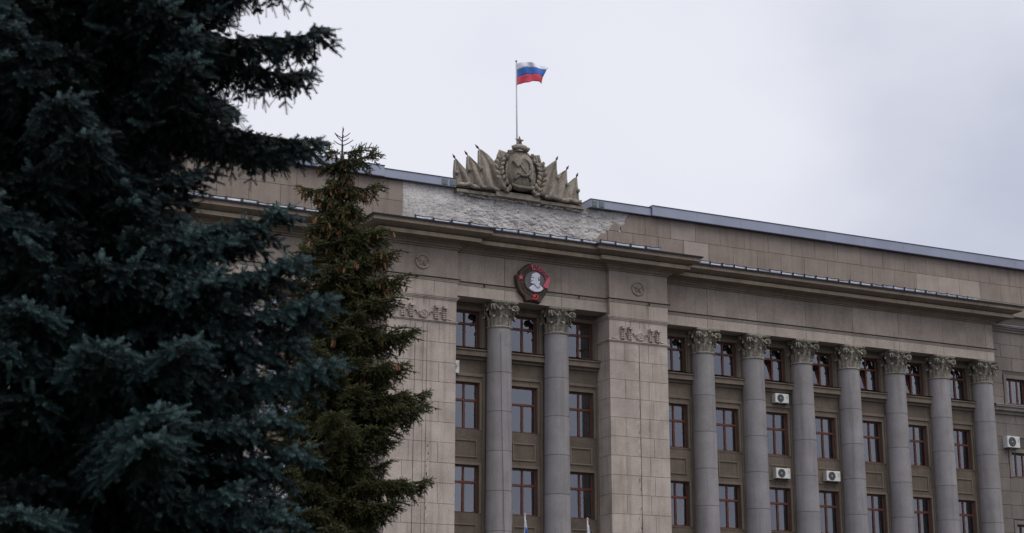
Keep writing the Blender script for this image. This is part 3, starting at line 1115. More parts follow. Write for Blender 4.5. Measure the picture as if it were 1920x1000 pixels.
while z > 8.4:
    h_ = .715
    if 16.2 < z - h_ and z < 17.1:
        pass
    z0_ = z - h_
    xj = X0E - (0.2 if ci % 2 else 0.9)
    while xj < 67.5:
        segs = [(max(xj, X0E), xj + 1.42)]
        for hx0, hx1, hz0, hz1 in ewin:          # cut the course round the windows
            if hz0 - .1 < z - .06 and hz1 + .22 > z0_ + .06:
                ns = []
                for s0, s1 in segs:
                    l_, r_ = hx0 - .195, hx1 + .195
                    if s1 <= l_ or s0 >= r_:
                        ns.append((s0, s1))
                    else:
                        if s0 < l_ - .1:
                            ns.append((s0, l_))
                        if s1 > r_ + .1:
                            ns.append((r_, s1))
                segs = ns
        for s0, s1 in segs:
            if s1 - s0 > .12:
                block("stone_block", s0, s1, YE, YE + .2, z0_, z, 'endwall', BLD)
        xj += 1.42
    z = z0_
    ci += 1
q = MB()
ep = [(XE + .02, YE), (X1E, YE)]
sweep(q, ep, [(-.02, 20.86), (.08, 20.88), (.08, 20.96), (.16, 21.0), (.16, 21.08), (.24, 21.10), (.24, 21.18), (-.02, 21.2)])
sweep(q, ep, [(-.02, 16.36), (.10, 16.38), (.10, 16.5), (.26, 16.56), (.26, 16.72), (.34, 16.74), (.34, 16.84), (-.02, 16.86)])
P("string_course", q, M['endwall'], BLD)
q = MB()
sweep(q, ep, [(.23, 21.182), (.27, 21.18), (.27, 21.205), (-.01, 21.30)])
sweep(q, ep, [(.33, 16.842), (.37, 16.84), (.37, 16.865), (-.01, 16.95)])
P("string_course_flashing", q, M['gutter'], BLD)
# --- thin cables hanging down the stone
for pts, r_ in (([(31.62, YP - .57, 17.6), (31.66, YP - .60, 14.0), (31.78, YP - .615, 9.0), (31.8, YP - .62, 6.0)], .009),
                ([(27.42, YPIER - .012, 17.6), (27.38, YPIER - .012, 8.0)], .009), ([(27.98, YPIER - .012, 17.65), (27.96, YPIER - .012, 8.0)], .007),
                ([(38.66, YPIER - .012, 17.65), (38.66, YPIER - .012, 8.0)], .008)):
    P("cable", MB().tube(pts, r_, 5), M['cable'], BLD)
#@@PART2
# ------------------------------------------------------------------ carved group on the parapet
SC = thing("rooftop_sculpture", "carved stone group of banners and wheat round a hammer and sickle shield on the parapet", "sculpture", (33.15, 66.5, 24.3))
YS = 66.2
q = MB()
q.box(29.95, 36.62, 66.26, 67.1, 24.28, 24.42)
q.box(31.9, 34.2, 66.16, 67.0, 24.30, 24.56)
q.box(30.0, 36.5, 66.36, 66.95, 24.50, 24.75)
P("plinth", q, M['sculpt'], SC)


def lerp2(pts, t):
    n_ = len(pts) - 1
    k = min(int(t * n_), n_ - 1)
    f_ = t * n_ - k
    return (pts[k][0] + (pts[k + 1][0] - pts[k][0]) * f_, pts[k][1] + (pts[k + 1][1] - pts[k][1]) * f_)


def banner(Lp, Rp, y0, ph, tipdir, folds=3.4):
    """stone banner: hung from a staff on its steep side, folds falling towards its free side"""
    q_ = MB()

    def fn(u, v):
        a_, b_ = lerp2(Lp, v), lerp2(Rp, v)
        x, z = a_[0] + (b_[0] - a_[0]) * u, a_[1] + (b_[1] - a_[1]) * u
        w_ = 1 - v
        f_ = abs(math.sin(folds * math.pi * .5 * u * (1.25 - .35 * v) + ph + 1.3 * v * v)) ** .7
        return (x, y0 - .02 - .24 * f_ * (0.22 + .8 * w_) * min(1, .25 + 2.2 * u) - .05 * math.sin(11 * u + ph * 2 + 4 * v) * w_, z)
    q_.slab(fn, 30, 18, .22)
    o_ = P("banner", q_, M['sculpt'], SC)
    top, bot = Lp[-1], Lp[0]
    s_ = MB()
    s_.tube([(bot[0], y0 - .02, bot[1]), (top[0], y0 - .02, top[1])], [.045, .04], 8)
    P("staff", s_, M['sculpt'], SC)
    d = Vector((tipdir[0] - top[0], tipdir[1] - top[1]))
    d.normalize()
    L_ = Vector((tipdir[0] - top[0], tipdir[1] - top[1])).length
    t_ = MB()
    pr = [(0, .026), (.15, .026), (.19, .042), (.25, .026), (.48, .062), (.70, .045), (1.2, .004)]
    t_.tube([(top[0] + d.x * L_ * a_, y0 + .0, top[1] + d.y * L_ * a_) for a_, _ in pr], [r_ for _, r_ in pr], 8)
    P("spear_tip", t_, M['spear'], SC)
    k_ = MB()
    mid = lerp2(Lp, .55)
    k_.ball((mid[0] + (.06 if Rp[0][0] > Lp[0][0] else -.06), y0 - .14, mid[1] - .1), (.085, .1, .1), 8, 6)
    P("tassel", k_, M['sculpt'], SC)


banner([(29.88, 24.5), (29.86, 25.2), (29.92, 25.86)], [(31.0, 24.5), (30.55, 25.3), (30.28, 25.55), (29.97, 25.84)], 66.42, .3, (29.79, 26.05))
banner([(30.55, 24.5), (30.49, 25.4), (30.52, 26.08)], [(31.75, 24.55), (31.2, 25.5), (30.9, 25.78), (30.57, 26.06)], 66.35, 1.3, (30.36, 26.28))
banner([(31.12, 24.5), (31.05, 25.5), (31.07, 26.45)], [(32.45, 24.6), (31.85, 25.85), (31.5, 26.2), (31.14, 26.44)], 66.28, 2.2, (30.87, 26.64))
banner([(36.33, 24.5), (36.34, 25.2), (36.24, 25.86)], [(35.15, 24.45), (35.6, 25.25), (35.85, 25.55), (36.17, 25.85)], 66.42, .8, (36.33, 26.09))
banner([(35.66, 24.5), (35.72, 25.4), (35.66, 26.12)], [(34.5, 24.5), (35.0, 25.55), (35.25, 25.85), (35.59, 26.11)], 66.35, 1.9, (35.79, 26.35))
banner([(35.10, 24.5), (35.16, 25.6), (35.07, 26.48)], [(33.8, 24.6), (34.35, 25.95), (34.62, 26.15), (35.0, 26.47)], 66.28, .1, (35.18, 26.71))
for pts in ([(29.95, 24.58), (30.5, 24.66), (31.2, 24.52)], [(30.9, 24.60), (31.5, 24.66), (32.2, 24.56)], [(34.3, 24.58), (35.0, 24.62), (35.5, 24.52)], [(35.1, 24.52), (35.8, 24.62), (36.5, 24.54)]):
    q = MB()
    q.tube([(x, 66.22 - .05 * math.sin(i * 2.0), z) for i, (x, z) in enumerate([lerp2(pts, j / 8) for j in range(9)])], [.03, .09, .12, .08, .13, .09, .12, .07, .03], 10)
    P("drapery_roll", q, M['sculpt'], SC)
q = MB()
q.prism([(32.0, 24.55), (34.35, 24.55), (34.5, 25.3), (34.38, 26.0), (34.05, 26.42), (33.68, 26.62), (33.45, 26.74), (32.75, 26.74), (32.64, 26.62), (32.25, 26.44), (31.85, 25.95), (31.8, 25.2)], 66.36, 66.7, 0, .03)
P("backing_stone", q, M['sculpt'], SC)


def kernel(mb, c_, d, L_, r_):
    mb.tube([(c_[0] - d[0] * L_ * .5, c_[1] + .02, c_[2] - d[1] * L_ * .5), (c_[0] - d[0] * L_ * .2, c_[1] - .03, c_[2] - d[1] * L_ * .2),
             (c_[0] + d[0] * L_ * .2, c_[1] - .05, c_[2] + d[1] * L_ * .2), (c_[0] + d[0] * L_ * .5, c_[1] - .02, c_[2] + d[1] * L_ * .5)], [r_ * .5, r_, r_ * .95, r_ * .2], 8)


for sg, cv in ((1, [(32.45, 24.66), (32.10, 25.15), (31.98, 25.65), (32.08, 26.10)]), (-1, [(33.88, 24.66), (34.18, 25.15), (34.28, 25.65), (34.16, 26.08)])):
    q = MB()
    for j in range(7):
        t_ = j / 6
        x, z = lerp2(cv, t_)
        xb, zb = lerp2(cv, min(1, t_ + .12)) if t_ < .88 else (x + sg * .03, z + .1)
        l_ = math.hypot(xb - x, zb - z)
        dx, dz = (xb - x) / l_, (zb - z) / l_
        nx_, nz_ = -dz, dx
        for k in (-1, 1):
            d = Vector((dx + nx_ * k * .75, dz + nz_ * k * .75)).normalized()
            kernel(q, (x + nx_ * k * .12, 66.12, z + nz_ * k * .12), d, .36, .095)
        kernel(q, (x, 66.10, z), (dx, dz), .24, .06)
    P("wheat_sheaf", q, M['sculpt'], SC)
    q = MB()
    x, z = cv[-1]
    for k in range(6):
        q.tube([(x - sg * .02 + (k - 2.5) * .062, 66.22 + .04 * (k % 2), z - .1), (x + (k - 2.5) * .066 + sg * .18, 66.22 + .04 * (k % 2), z + .46 - .014 * k * sg)], .05, 7)
    P("stalk_bundle", q, M['sculpt'], SC)


def shield(u, v):
    a_ = 2 * math.pi * u
    r_ = v
    ca, sa = math.cos(a_), math.sin(a_)
    rx, rz = .73, .95
    p_ = 2.6
    k_ = (abs(ca) ** p_ + abs(sa) ** p_) ** (-1 / p_)
    taper = 1 - .10 * sa
    return (33.17 + rx * r_ * k_ * ca * taper, 66.28 - .36 * math.sqrt(max(0, 1 - r_ ** 2.2)) - .012 * math.sin(26 * r_ * k_ * ca) * (1 - r_), 25.70 + rz * r_ * k_ * sa)


q = MB()
q.grid(shield, 36, 10, flip=True)
q.tube([shield(j / 36, 1.0)[0:1] + (66.24,) + shield(j / 36, 1.0)[2:] for j in range(37)], .07, 6)
P("shield", q, M['sculpt'], SC)
yh = 65.92
q = MB()
q.prism([(32.62, 26.0), (32.90, 26.26), (33.14, 26.02), (32.86, 25.72)], yh - .10, yh + .14, 0, .03)
q.tube([(32.98, yh - .03, 25.92), (33.62, yh + .05, 25.18)], [.055, .06], 6)
P("hammer", q, M['sculpt'], SC)
q = MB()
pts, rs = [], []
for j in range(17):
    a_ = math.radians(100 - j * 15)
    pts.append((33.19 + .38 * math.cos(a_), yh - .02, 25.78 + .42 * math.sin(a_)))
    rs.append(.014 + .065 * math.sin(min(1, j / 10) * math.pi / 2))
q.tube(pts, rs, 6)
q.tube([(33.02, yh, 25.42), (32.76, yh + .06, 25.16)], [.06, .07], 6)
P("sickle", q, M['sculpt'], SC)
q = MB()
q.tube([(32.68, 66.10, 26.70), (32.86, 66.02, 26.77), (33.07, 66.0, 26.80), (33.28, 66.02, 26.77), (33.48, 66.12, 26.70)], [.12, .135, .14, .135, .12], 10)
for xx in (32.70, 33.46):
    sp = [(xx + .085 * (1 - j / 16) * math.cos(j * .75), 66.0 - .015 * j / 4, 26.72 + .085 * (1 - j / 16) * math.sin(j * .75)) for j in range(15)]
    q.tube(sp, .035, 6)
P("scroll", q, M['sculpt'], SC)
q = MB()
q.tube([(32.62, 66.06, 24.92), (32.85, 66.0, 24.82), (33.2, 65.98, 24.80), (33.55, 66.0, 24.82), (33.78, 66.06, 24.90)], [.09, .09, .1, .09, .09], 8)
P("scroll", q, M['sculpt'], SC)
for xx, zz in ((32.52, 26.5), (33.74, 26.48), (32.42, 26.28), (33.86, 26.2)):
    q = MB()
    q.tube([(xx + .09 * (1 - j / 14) * math.cos(j * .8), 66.12 - .01 * j / 4, zz + .09 * (1 - j / 14) * math.sin(j * .8)) for j in range(12)], .04, 6)
    P("volute", q, M['sculpt'], SC)
q = MB()
sx_, sz_ = 33.07, 27.13
st = []
for j in range(10):
    a_ = math.pi / 2 + j * math.pi / 5
    r_ = .26 if j % 2 == 0 else .12
    st.append((sx_ + r_ * math.cos(a_), sz_ + r_ * math.sin(a_)))
vs = [(sx_, 66.0, sz_), (sx_, 66.24, sz_)] + [(x, 66.12, z) for x, z in st]
fs = [[0, 2 + (j + 1) % 10, 2 + j][::-1] for j in range(10)] + [[1, 2 + (j + 1) % 10, 2 + j] for j in range(10)]
q.add(vs, fs)
q.tube([(sx_, 66.12, 26.8), (sx_, 66.12, 27.05)], .04, 6)
P("star", q, M['sculpt'], SC)

# ------------------------------------------------------------------ flag on the roof
FP = thing("roof_flagpole", "slim white pole flying a white, blue and red flag above the roof sculpture", "flagpole", (33.26, 66.75, 24.38))
q = MB()
q.tube([(33.28, 66.75, 24.38), (33.215, 66.75, 31.34)], [.045, .03], 8)
P("pole", q, M['polewhite'], FP)
q = MB().ball((33.214, 66.75, 31.37), (.05, .05, .05), 8, 6)
P("finial", q, M['spear'], FP)
tp = [(33.235, 31.27), (33.53, 31.38), (33.82, 31.455), (34.08, 31.485), (34.34, 31.48), (34.62, 31.40), (34.90, 31.29)]
b1 = [(33.235, 30.93), (33.53, 31.09), (33.82, 31.205), (34.08, 31.255), (34.34, 31.26), (34.56, 31.21), (34.76, 31.14)]
b2 = [(33.235, 30.54), (33.53, 30.69), (33.82, 30.815), (34.02, 30.875), (34.21, 30.90), (34.42, 30.85), (34.62, 30.78)]
bo = [(33.235, 30.14), (33.42, 30.25), (33.65, 30.36), (33.86, 30.40), (34.08, 30.50), (34.33, 30.47), (34.58, 30.44)]


def stripe(A, B, mat, k):
    q_ = MB()

    def fn(u, v):
        a_, b_ = lerp2(A, u), lerp2(B, u)
        vv = (k + 1 - v) / 3
        return (b_[0] + (a_[0] - b_[0]) * v, 66.75 - .13 * math.sin(7.2 * u + 2.2 * vv) * (.15 + u) - .05 * math.sin(15 * u - 5 * vv), b_[1] + (a_[1] - b_[1]) * v)
    q_.slab(fn, 30, 6, .008)
    return P("flag_stripe", q_, M[mat], FP)


stripe(tp, b1, 'fwhite', 0)
stripe(b1, b2, 'fblue', 1)
stripe(b2, bo, 'fred', 2)

# ------------------------------------------------------------------ badge on the frieze
EM = thing("order_badge", "dark bronze badge with white bald profile, pink banner and star on the frieze", "badge", (33.15, 64.95, 20.0))
outer = [(32.817, 20.812), (32.461, 20.497), (32.417, 20.328), (32.269, 20.271), (32.27, 20.05), (32.313, 19.854), (32.38, 19.66), (32.46, 19.49), (32.666, 19.295), (32.769, 19.076), (32.872, 19.128), (33.139, 19.123), (33.495, 19.085), (33.6, 19.287), (33.736, 19.465), (33.857, 19.752), (33.98, 20.232), (33.861, 20.411), (33.682, 20.638), (33.384, 20.782), (33.145, 20.840), (33.12, 20.91), (32.996, 20.835), (32.90, 20.86)]
q = MB()
q.prism(outer, 64.86, 65.09, 0, .05)
P("badge_body", q, M['bronze'], EM)
q = MB()
cx, cz, rx, rz = 33.205, 20.035, .525, .505
for k_, off_ in ((.70, 0), (.86, .4)):       # wheat ears pressed into the rim
    for j in range(26):
        a_ = math.radians(100 + j * 9.4)
        x, z = cx + (rx + .02) * k_ * 1.48 * math.cos(a_), cz + (rz + .02) * k_ * 1.42 * math.sin(a_)
        if 32.36 < x < 33.84 and z > 19.2 and not (abs(x - 33.2) < .22 and z < 19.6) and not (abs(x - 32.48) < .2 and abs(z - 20.16) < .18):
            q.ball((x, 64.86, z), (.05, .03, .05), 6, 4)
P("wheat_rim", q, M['bronze'], EM)
q = MB()
q.prism([(cx + rx * math.cos(j * math.pi / 20), cz + rz * math.sin(j * math.pi / 20)) for j in range(40)], 64.84, 64.9)
P("portrait_ground", q, M['disc'], EM)
q = MB()
q.tube([(cx + rx * 1.02 * math.cos(j * math.pi / 20), 64.85, cz + rz * 1.02 * math.sin(j * math.pi / 20)) for j in range(41)], .03, 6)
P("portrait_ring", q, M['bronze'], EM)
face = [(33.054, 20.374), (33.144, 20.439), (33.263, 20.472), (33.412, 20.415), (33.495, 20.287), (33.5, 20.15), (33.44, 20.034), (33.395, 19.947), (33.454, 19.885), (33.573, 19.789), (33.60, 19.72), (33.50, 19.63), (33.378, 19.575), (33.17, 19.555), (33.007, 19.60), (32.874, 19.70), (33.022, 19.837), (33.106, 19.882), (33.136, 19.932), (33.023, 19.927), (32.957, 19.953), (32.993, 20.025), (32.964, 20.057), (33.008, 20.095), (32.958, 20.139), (33.009, 20.199), (33.024, 20.288)]
q = MB()
q.prism(face, 64.79, 64.85, 0, .012)
P("portrait_profile", q, M['face'], EM)
q = MB()
for poly in ([(33.02, 20.215), (33.12, 20.235), (33.13, 20.20), (33.03, 20.18)], [(32.985, 20.075), (33.09, 20.06), (33.08, 20.035), (33.0, 20.04)],
             [(33.36, 20.26), (33.40, 20.22), (33.38, 20.08), (33.34, 20.10)], [(33.14, 19.93), (33.33, 19.75), (33.31, 19.72), (33.11, 19.89)],
             [(33.33, 19.76), (33.42, 19.87), (33.44, 19.85), (33.35, 19.72)], [(33.44, 20.33), (33.49, 20.28), (33.485, 20.10), (33.43, 20.06), (33.40, 20.14), (33.44, 20.22)]):
    q.prism(poly, 64.775, 64.80)
P("profile_features", q, M['facedark'], EM)  # darker hair, beard and drawn features of the portrait
q = MB()
q.prism([(32.99, 20.815), (33.145, 20.835), (33.384, 20.79), (33.682, 20.646), (33.868, 20.415), (33.755, 20.177), (33.69, 20.334), (33.545, 20.49), (33.333, 20.575), (33.069, 20.575)], 64.825, 64.87, 0, .01)
P("banner_ribbon", q, M['pink'], EM)
q = MB()
q.prism([(33.88, 20.39), (33.972, 20.23), (33.857, 19.765), (33.575, 19.853), (33.745, 20.164)], 64.815, 64.87, 0, .01)
P("banner_fold", q, M['pink'], EM)
q = MB()
q.prism([(33.875, 20.40), (33.90, 20.385), (33.77, 20.17), (33.59, 19.855), (33.565, 19.86), (33.735, 20.175)], 64.805, 64.82)
P("fold_line", q, M['bronze'], EM)


def star_poly(x, z, r, k=.42, rot=0):
    return [(x + (r if j % 2 == 0 else r * k) * math.cos(math.pi / 2 + rot + j * math.pi / 5), z + (r if j % 2 == 0 else r * k) * math.sin(math.pi / 2 + rot + j * math.pi / 5)) for j in range(10)]


q = MB()
q.prism(star_poly(32.481, 20.16, .15), 64.81, 64.87, 0, .01)
P("star", q, M['pink'], EM)
hx, hz = 33.20, 19.32
q = MB()
q.tube([(hx + .125 * math.cos(math.radians(a_)), 64.83, hz + .01 + .125 * math.sin(math.radians(a_))) for a_ in range(100, -165, -22)], [.010, .018, .025, .03, .032, .032, .032, .03, .03, .028, .026, .026, .026], 6)
q.tube([(hx - .08, 64.83, hz - .07), (hx - .14, 64.83, hz - .13)], .028, 6)
P("sickle", q, M['red'], EM)
q = MB()
q.tube([(hx - .06, 64.82, hz + .06), (hx + .12, 64.82, hz - .13)], .024, 6)
q.prism([(hx - .13, hz + .05), (hx - .02, hz + .13), (hx + .03, hz + .07), (hx - .07, hz - .02)], 64.80, 64.85)
P("hammer", q, M['red'], EM)
for i, (ch, lx, lz, rot) in enumerate((("Л", 33.17, 20.70, .06), ("Е", 33.33, 20.675, -.2), ("Н", 33.49, 20.61, -.5), ("И", 33.63, 20.51, -.78), ("Н", 33.74, 20.38, -1.05))):
    cu = bpy.data.curves.new("letter", 'FONT')
    cu.body = ch
    cu.size = .215
    cu.align_x = 'CENTER'
    cu.align_y = 'CENTER'
    cu.extrude = .01
    cu.offset = .006
    tmp = bpy.data.objects.new("letter_source", cu)
    COL.objects.link(tmp)
    bpy.context.view_layer.update()
    me = bpy.data.meshes.new_from_object(tmp.evaluated_get(bpy.context.evaluated_depsgraph_get()))
    bpy.data.objects.remove(tmp)
    me.name = "letter"
    me.materials.clear()
    me.materials.append(M['bronze'])
    o = O("letter", me, EM, (lx, 64.815, lz), rot=(math.pi / 2, -rot, 0))


# ------------------------------------------------------------------ air conditioners
def ac_unit(label, loc, w_=.82, h_=.54, d_=.30):
    """outdoor unit hung on the wall; loc = middle of its back at the bottom edge"""
    x, y, z = loc
    T = thing("air_conditioner", label, "air conditioner", loc, "air conditioners hung on the facade")
    q_ = MB()
    q_.cbox(x - w_ / 2, x + w_ / 2, y - d_, y, z, z + h_, .02)
    P("casing", q_, M['acwhite'], T)
    fx, fz, fr = x - w_ * .12, z + h_ / 2, h_ * .43
    q_ = MB()
    q_.prism([(fx + fr * math.cos(j * math.pi / 14), fz + fr * math.sin(j * math.pi / 14)) for j in range(28)], y - d_ - .006, y - d_ + .01)
    P("fan_opening", q_, M['acdark'], T)
    q_ = MB()
    for k in (.33, .6, .85):
        q_.tube([(fx + fr * k * math.cos(j * math.pi / 10), y - d_ - .012, fz + fr * k * math.sin(j * math.pi / 10)) for j in range(21)], .006, 4, smooth=False)
    for j in range(8):
        a_ = j * math.pi / 4
        q_.tube([(fx, y - d_ - .012, fz), (fx + fr * math.cos(a_), y - d_ - .012, fz + fr * math.sin(a_))], .005, 4)
    P("fan_guard", q_, M['steel'], T)
    q_ = MB().ball((fx, y - d_ - .012, fz), (.035, .015, .035), 8, 6)
    P("fan_hub", q_, M['acwhite'], T)
    q_ = MB()
    for j in range(4):
        q_.box(x + w_ * .30, x + w_ * .44, y - d_ - .004, y - d_ + .01, z + h_ * (.50 + .09 * j), z + h_ * (.53 + .09 * j))
    P("side_label", q_, M['vent'], T)
    for sx in (-.32, .32):
        q_ = MB()
        q_.box(x + w_ * sx - .02, x + w_ * sx + .02, y - d_ - .06, y + .02, z - .045, z - .004)
        q_.box(x + w_ * sx - .02, x + w_ * sx + .02, y - .02, y + .02, z - .30, z - .045)
        P("bracket", q_, M['steel'], T)
    q_ = MB().tube([(x + w_ * .46, y - .05, z + .1), (x + w_ * .56, y - .03, z + .02), (x + w_ * .58, y + .02, z - .18)], .018, 6)
    P("hose", q_, M['cable'], T)


YB = YW + 0.27
ac_unit("white air conditioner right below the top window ledge, between two right wing columns", (47.66, YB, 15.88), .80, .46)
ac_unit("left one of two white air conditioners level with each other between the right wing columns", (47.55, YB, 12.16), .84, .50)
ac_unit("right one of two white air conditioners level with each other between the right wing columns", (50.55, YB, 12.20), .84, .50)
ac_unit("white air conditioner on the plain stone wall at the far right edge", (62.08, YE, 14.58), .86, .60, .34)
ac_unit("white air conditioner peeping out beside the left pier, seen mostly from its side", (29.62, YP + .42, 15.72), .62, .58, .30)
ac_unit("white air conditioner glimpsed through a gap in the blue spruce low on the left", (19.42, YB, 8.72), .90, .60)

# ------------------------------------------------------------------ limp flags on poles before the porch


def drooping_flag(label, x, y, zt, bands):
    T = thing("street_flagpole", label, "flagpole", (x, y, 0), "flagpoles before the porch")
    q_ = MB().tube([(x, y, 0), (x, y, zt - .12)], [.05, .03], 8)
    P("pole", q_, M['polewhite'], T)
    q_ = MB()
    q_.tube([(x, y, zt - .14), (x, y, zt - .06), (x, y, zt)], [.02, .035, .004], 8)
    for s_ in (-1, 1):
        q_.tube([(x, y, zt - .14), (x + s_ * .05, y, zt - .08), (x + s_ * .03, y, zt - .02)], [.012, .012, .005], 5)
    P("finial", q_, M['polewhite'], T)
    for k, (z1, z0, w1, w0, mat) in enumerate(bands):
        q_ = MB()
        q_.slab(lambda u, v: (x - .03 + (w0 + (w1 - w0) * v) * u, y - .05 - .05 * math.sin(11 * u + k), z0 + (z1 - z0) * v - .10 * u), 10, 4, .02)
        P("flag_cloth", q_, M[mat], T)


drooping_flag("tall flagpole with limp white, blue and red flag before the portico", 30.23, 60, 9.02, [(8.80, 8.42, .05, .13, 'fwhite'), (8.42, 8.02, .13, .17, 'fblue'), (8.02, 6.9, .17, .34, 'fred')])
drooping_flag("tall flagpole with plain white limp flag before the portico", 33.10, 60, 8.98, [(8.72, 8.1, .06, .20, 'fwhite'), (8.1, 7.1, .20, .36, 'fwhite')])

# ------------------------------------------------------------------ spruces
HX, HY = math.sin(YAW), math.cos(YAW)          # axis along the view, used only to place the trees
RX, RY = math.cos(YAW), -math.sin(YAW)


def shoots_mesh(name, pos, dr, ln, tint, K, nl, nw, mat, seed, out=0.8, fwd=0.6, gam=1.0):
    """every shoot is a bottle brush of K needles"""
    r = np.random.default_rng(seed)
    N = len(pos)
    dr = dr / np.linalg.norm(dr, axis=1, keepdims=True)
    up = np.where(np.abs(dr[:, 2:3]) > .9, np.array([[1., 0, 0]]), np.array([[0, 0, 1.]]))
    e1 = np.cross(dr, up)
    e1 /= np.linalg.norm(e1, axis=1, keepdims=True)
    e2 = np.cross(dr, e1)
    k = np.arange(K)
    a_ = (k + .5) / K
    th = k * 2.39996 + r.random((N, 1)) * 6.28
    th = th + r.normal(0, .25, (N, K))
    base = pos[:, None] + dr[:, None] * (a_[None, :, None] * ln[:, None, None])
    radial = np.cos(th)[..., None] * e1[:, None] + np.sin(th)[..., None] * e2[:, None]
    tang = -np.sin(th)[..., None] * e1[:, None] + np.cos(th)[..., None] * e2[:, None]
    sz = nl * (1.0 - .15 * a_)[None, :, None] * r.uniform(.8, 1.15, (N, K, 1))
    o_ = (out * (1 - .22 * a_ ** 4))[None, :, None]
    f_ = (fwd * (1 + .3 * a_ ** 3))[None, :, None]
    tip = base + (radial * o_ + dr[:, None] * f_) * sz
    V = np.empty((N, K, 3, 3), np.float32)
    V[:, :, 0] = base - tang * nw
    V[:, :, 1] = base + tang * nw
    V[:, :, 2] = tip
    V = V.reshape(-1, 3)
    nt_ = N * K
    me = bpy.data.meshes.new(name)
    me.vertices.add(nt_ * 3)
    me.vertices.foreach_set("co", V.ravel())
    me.loops.add(nt_ * 3)
    me.loops.foreach_set("vertex_index", np.arange(nt_ * 3, dtype=np.int32))
    me.polygons.add(nt_)
    me.polygons.foreach_set("loop_start", np.arange(0, nt_ * 3, 3, dtype=np.int32))
    me.update(calc_edges=True)
    at = me.attributes.new("tint", 'FLOAT', 'POINT')
    tv = tint[:, None] + r.normal(0, .10, (N, K))
    at.data.foreach_set("value", np.repeat((np.clip(tv, 0, 1) ** gam).astype(np.float32).ravel(), 3))
    me.materials.append(mat)
    return me


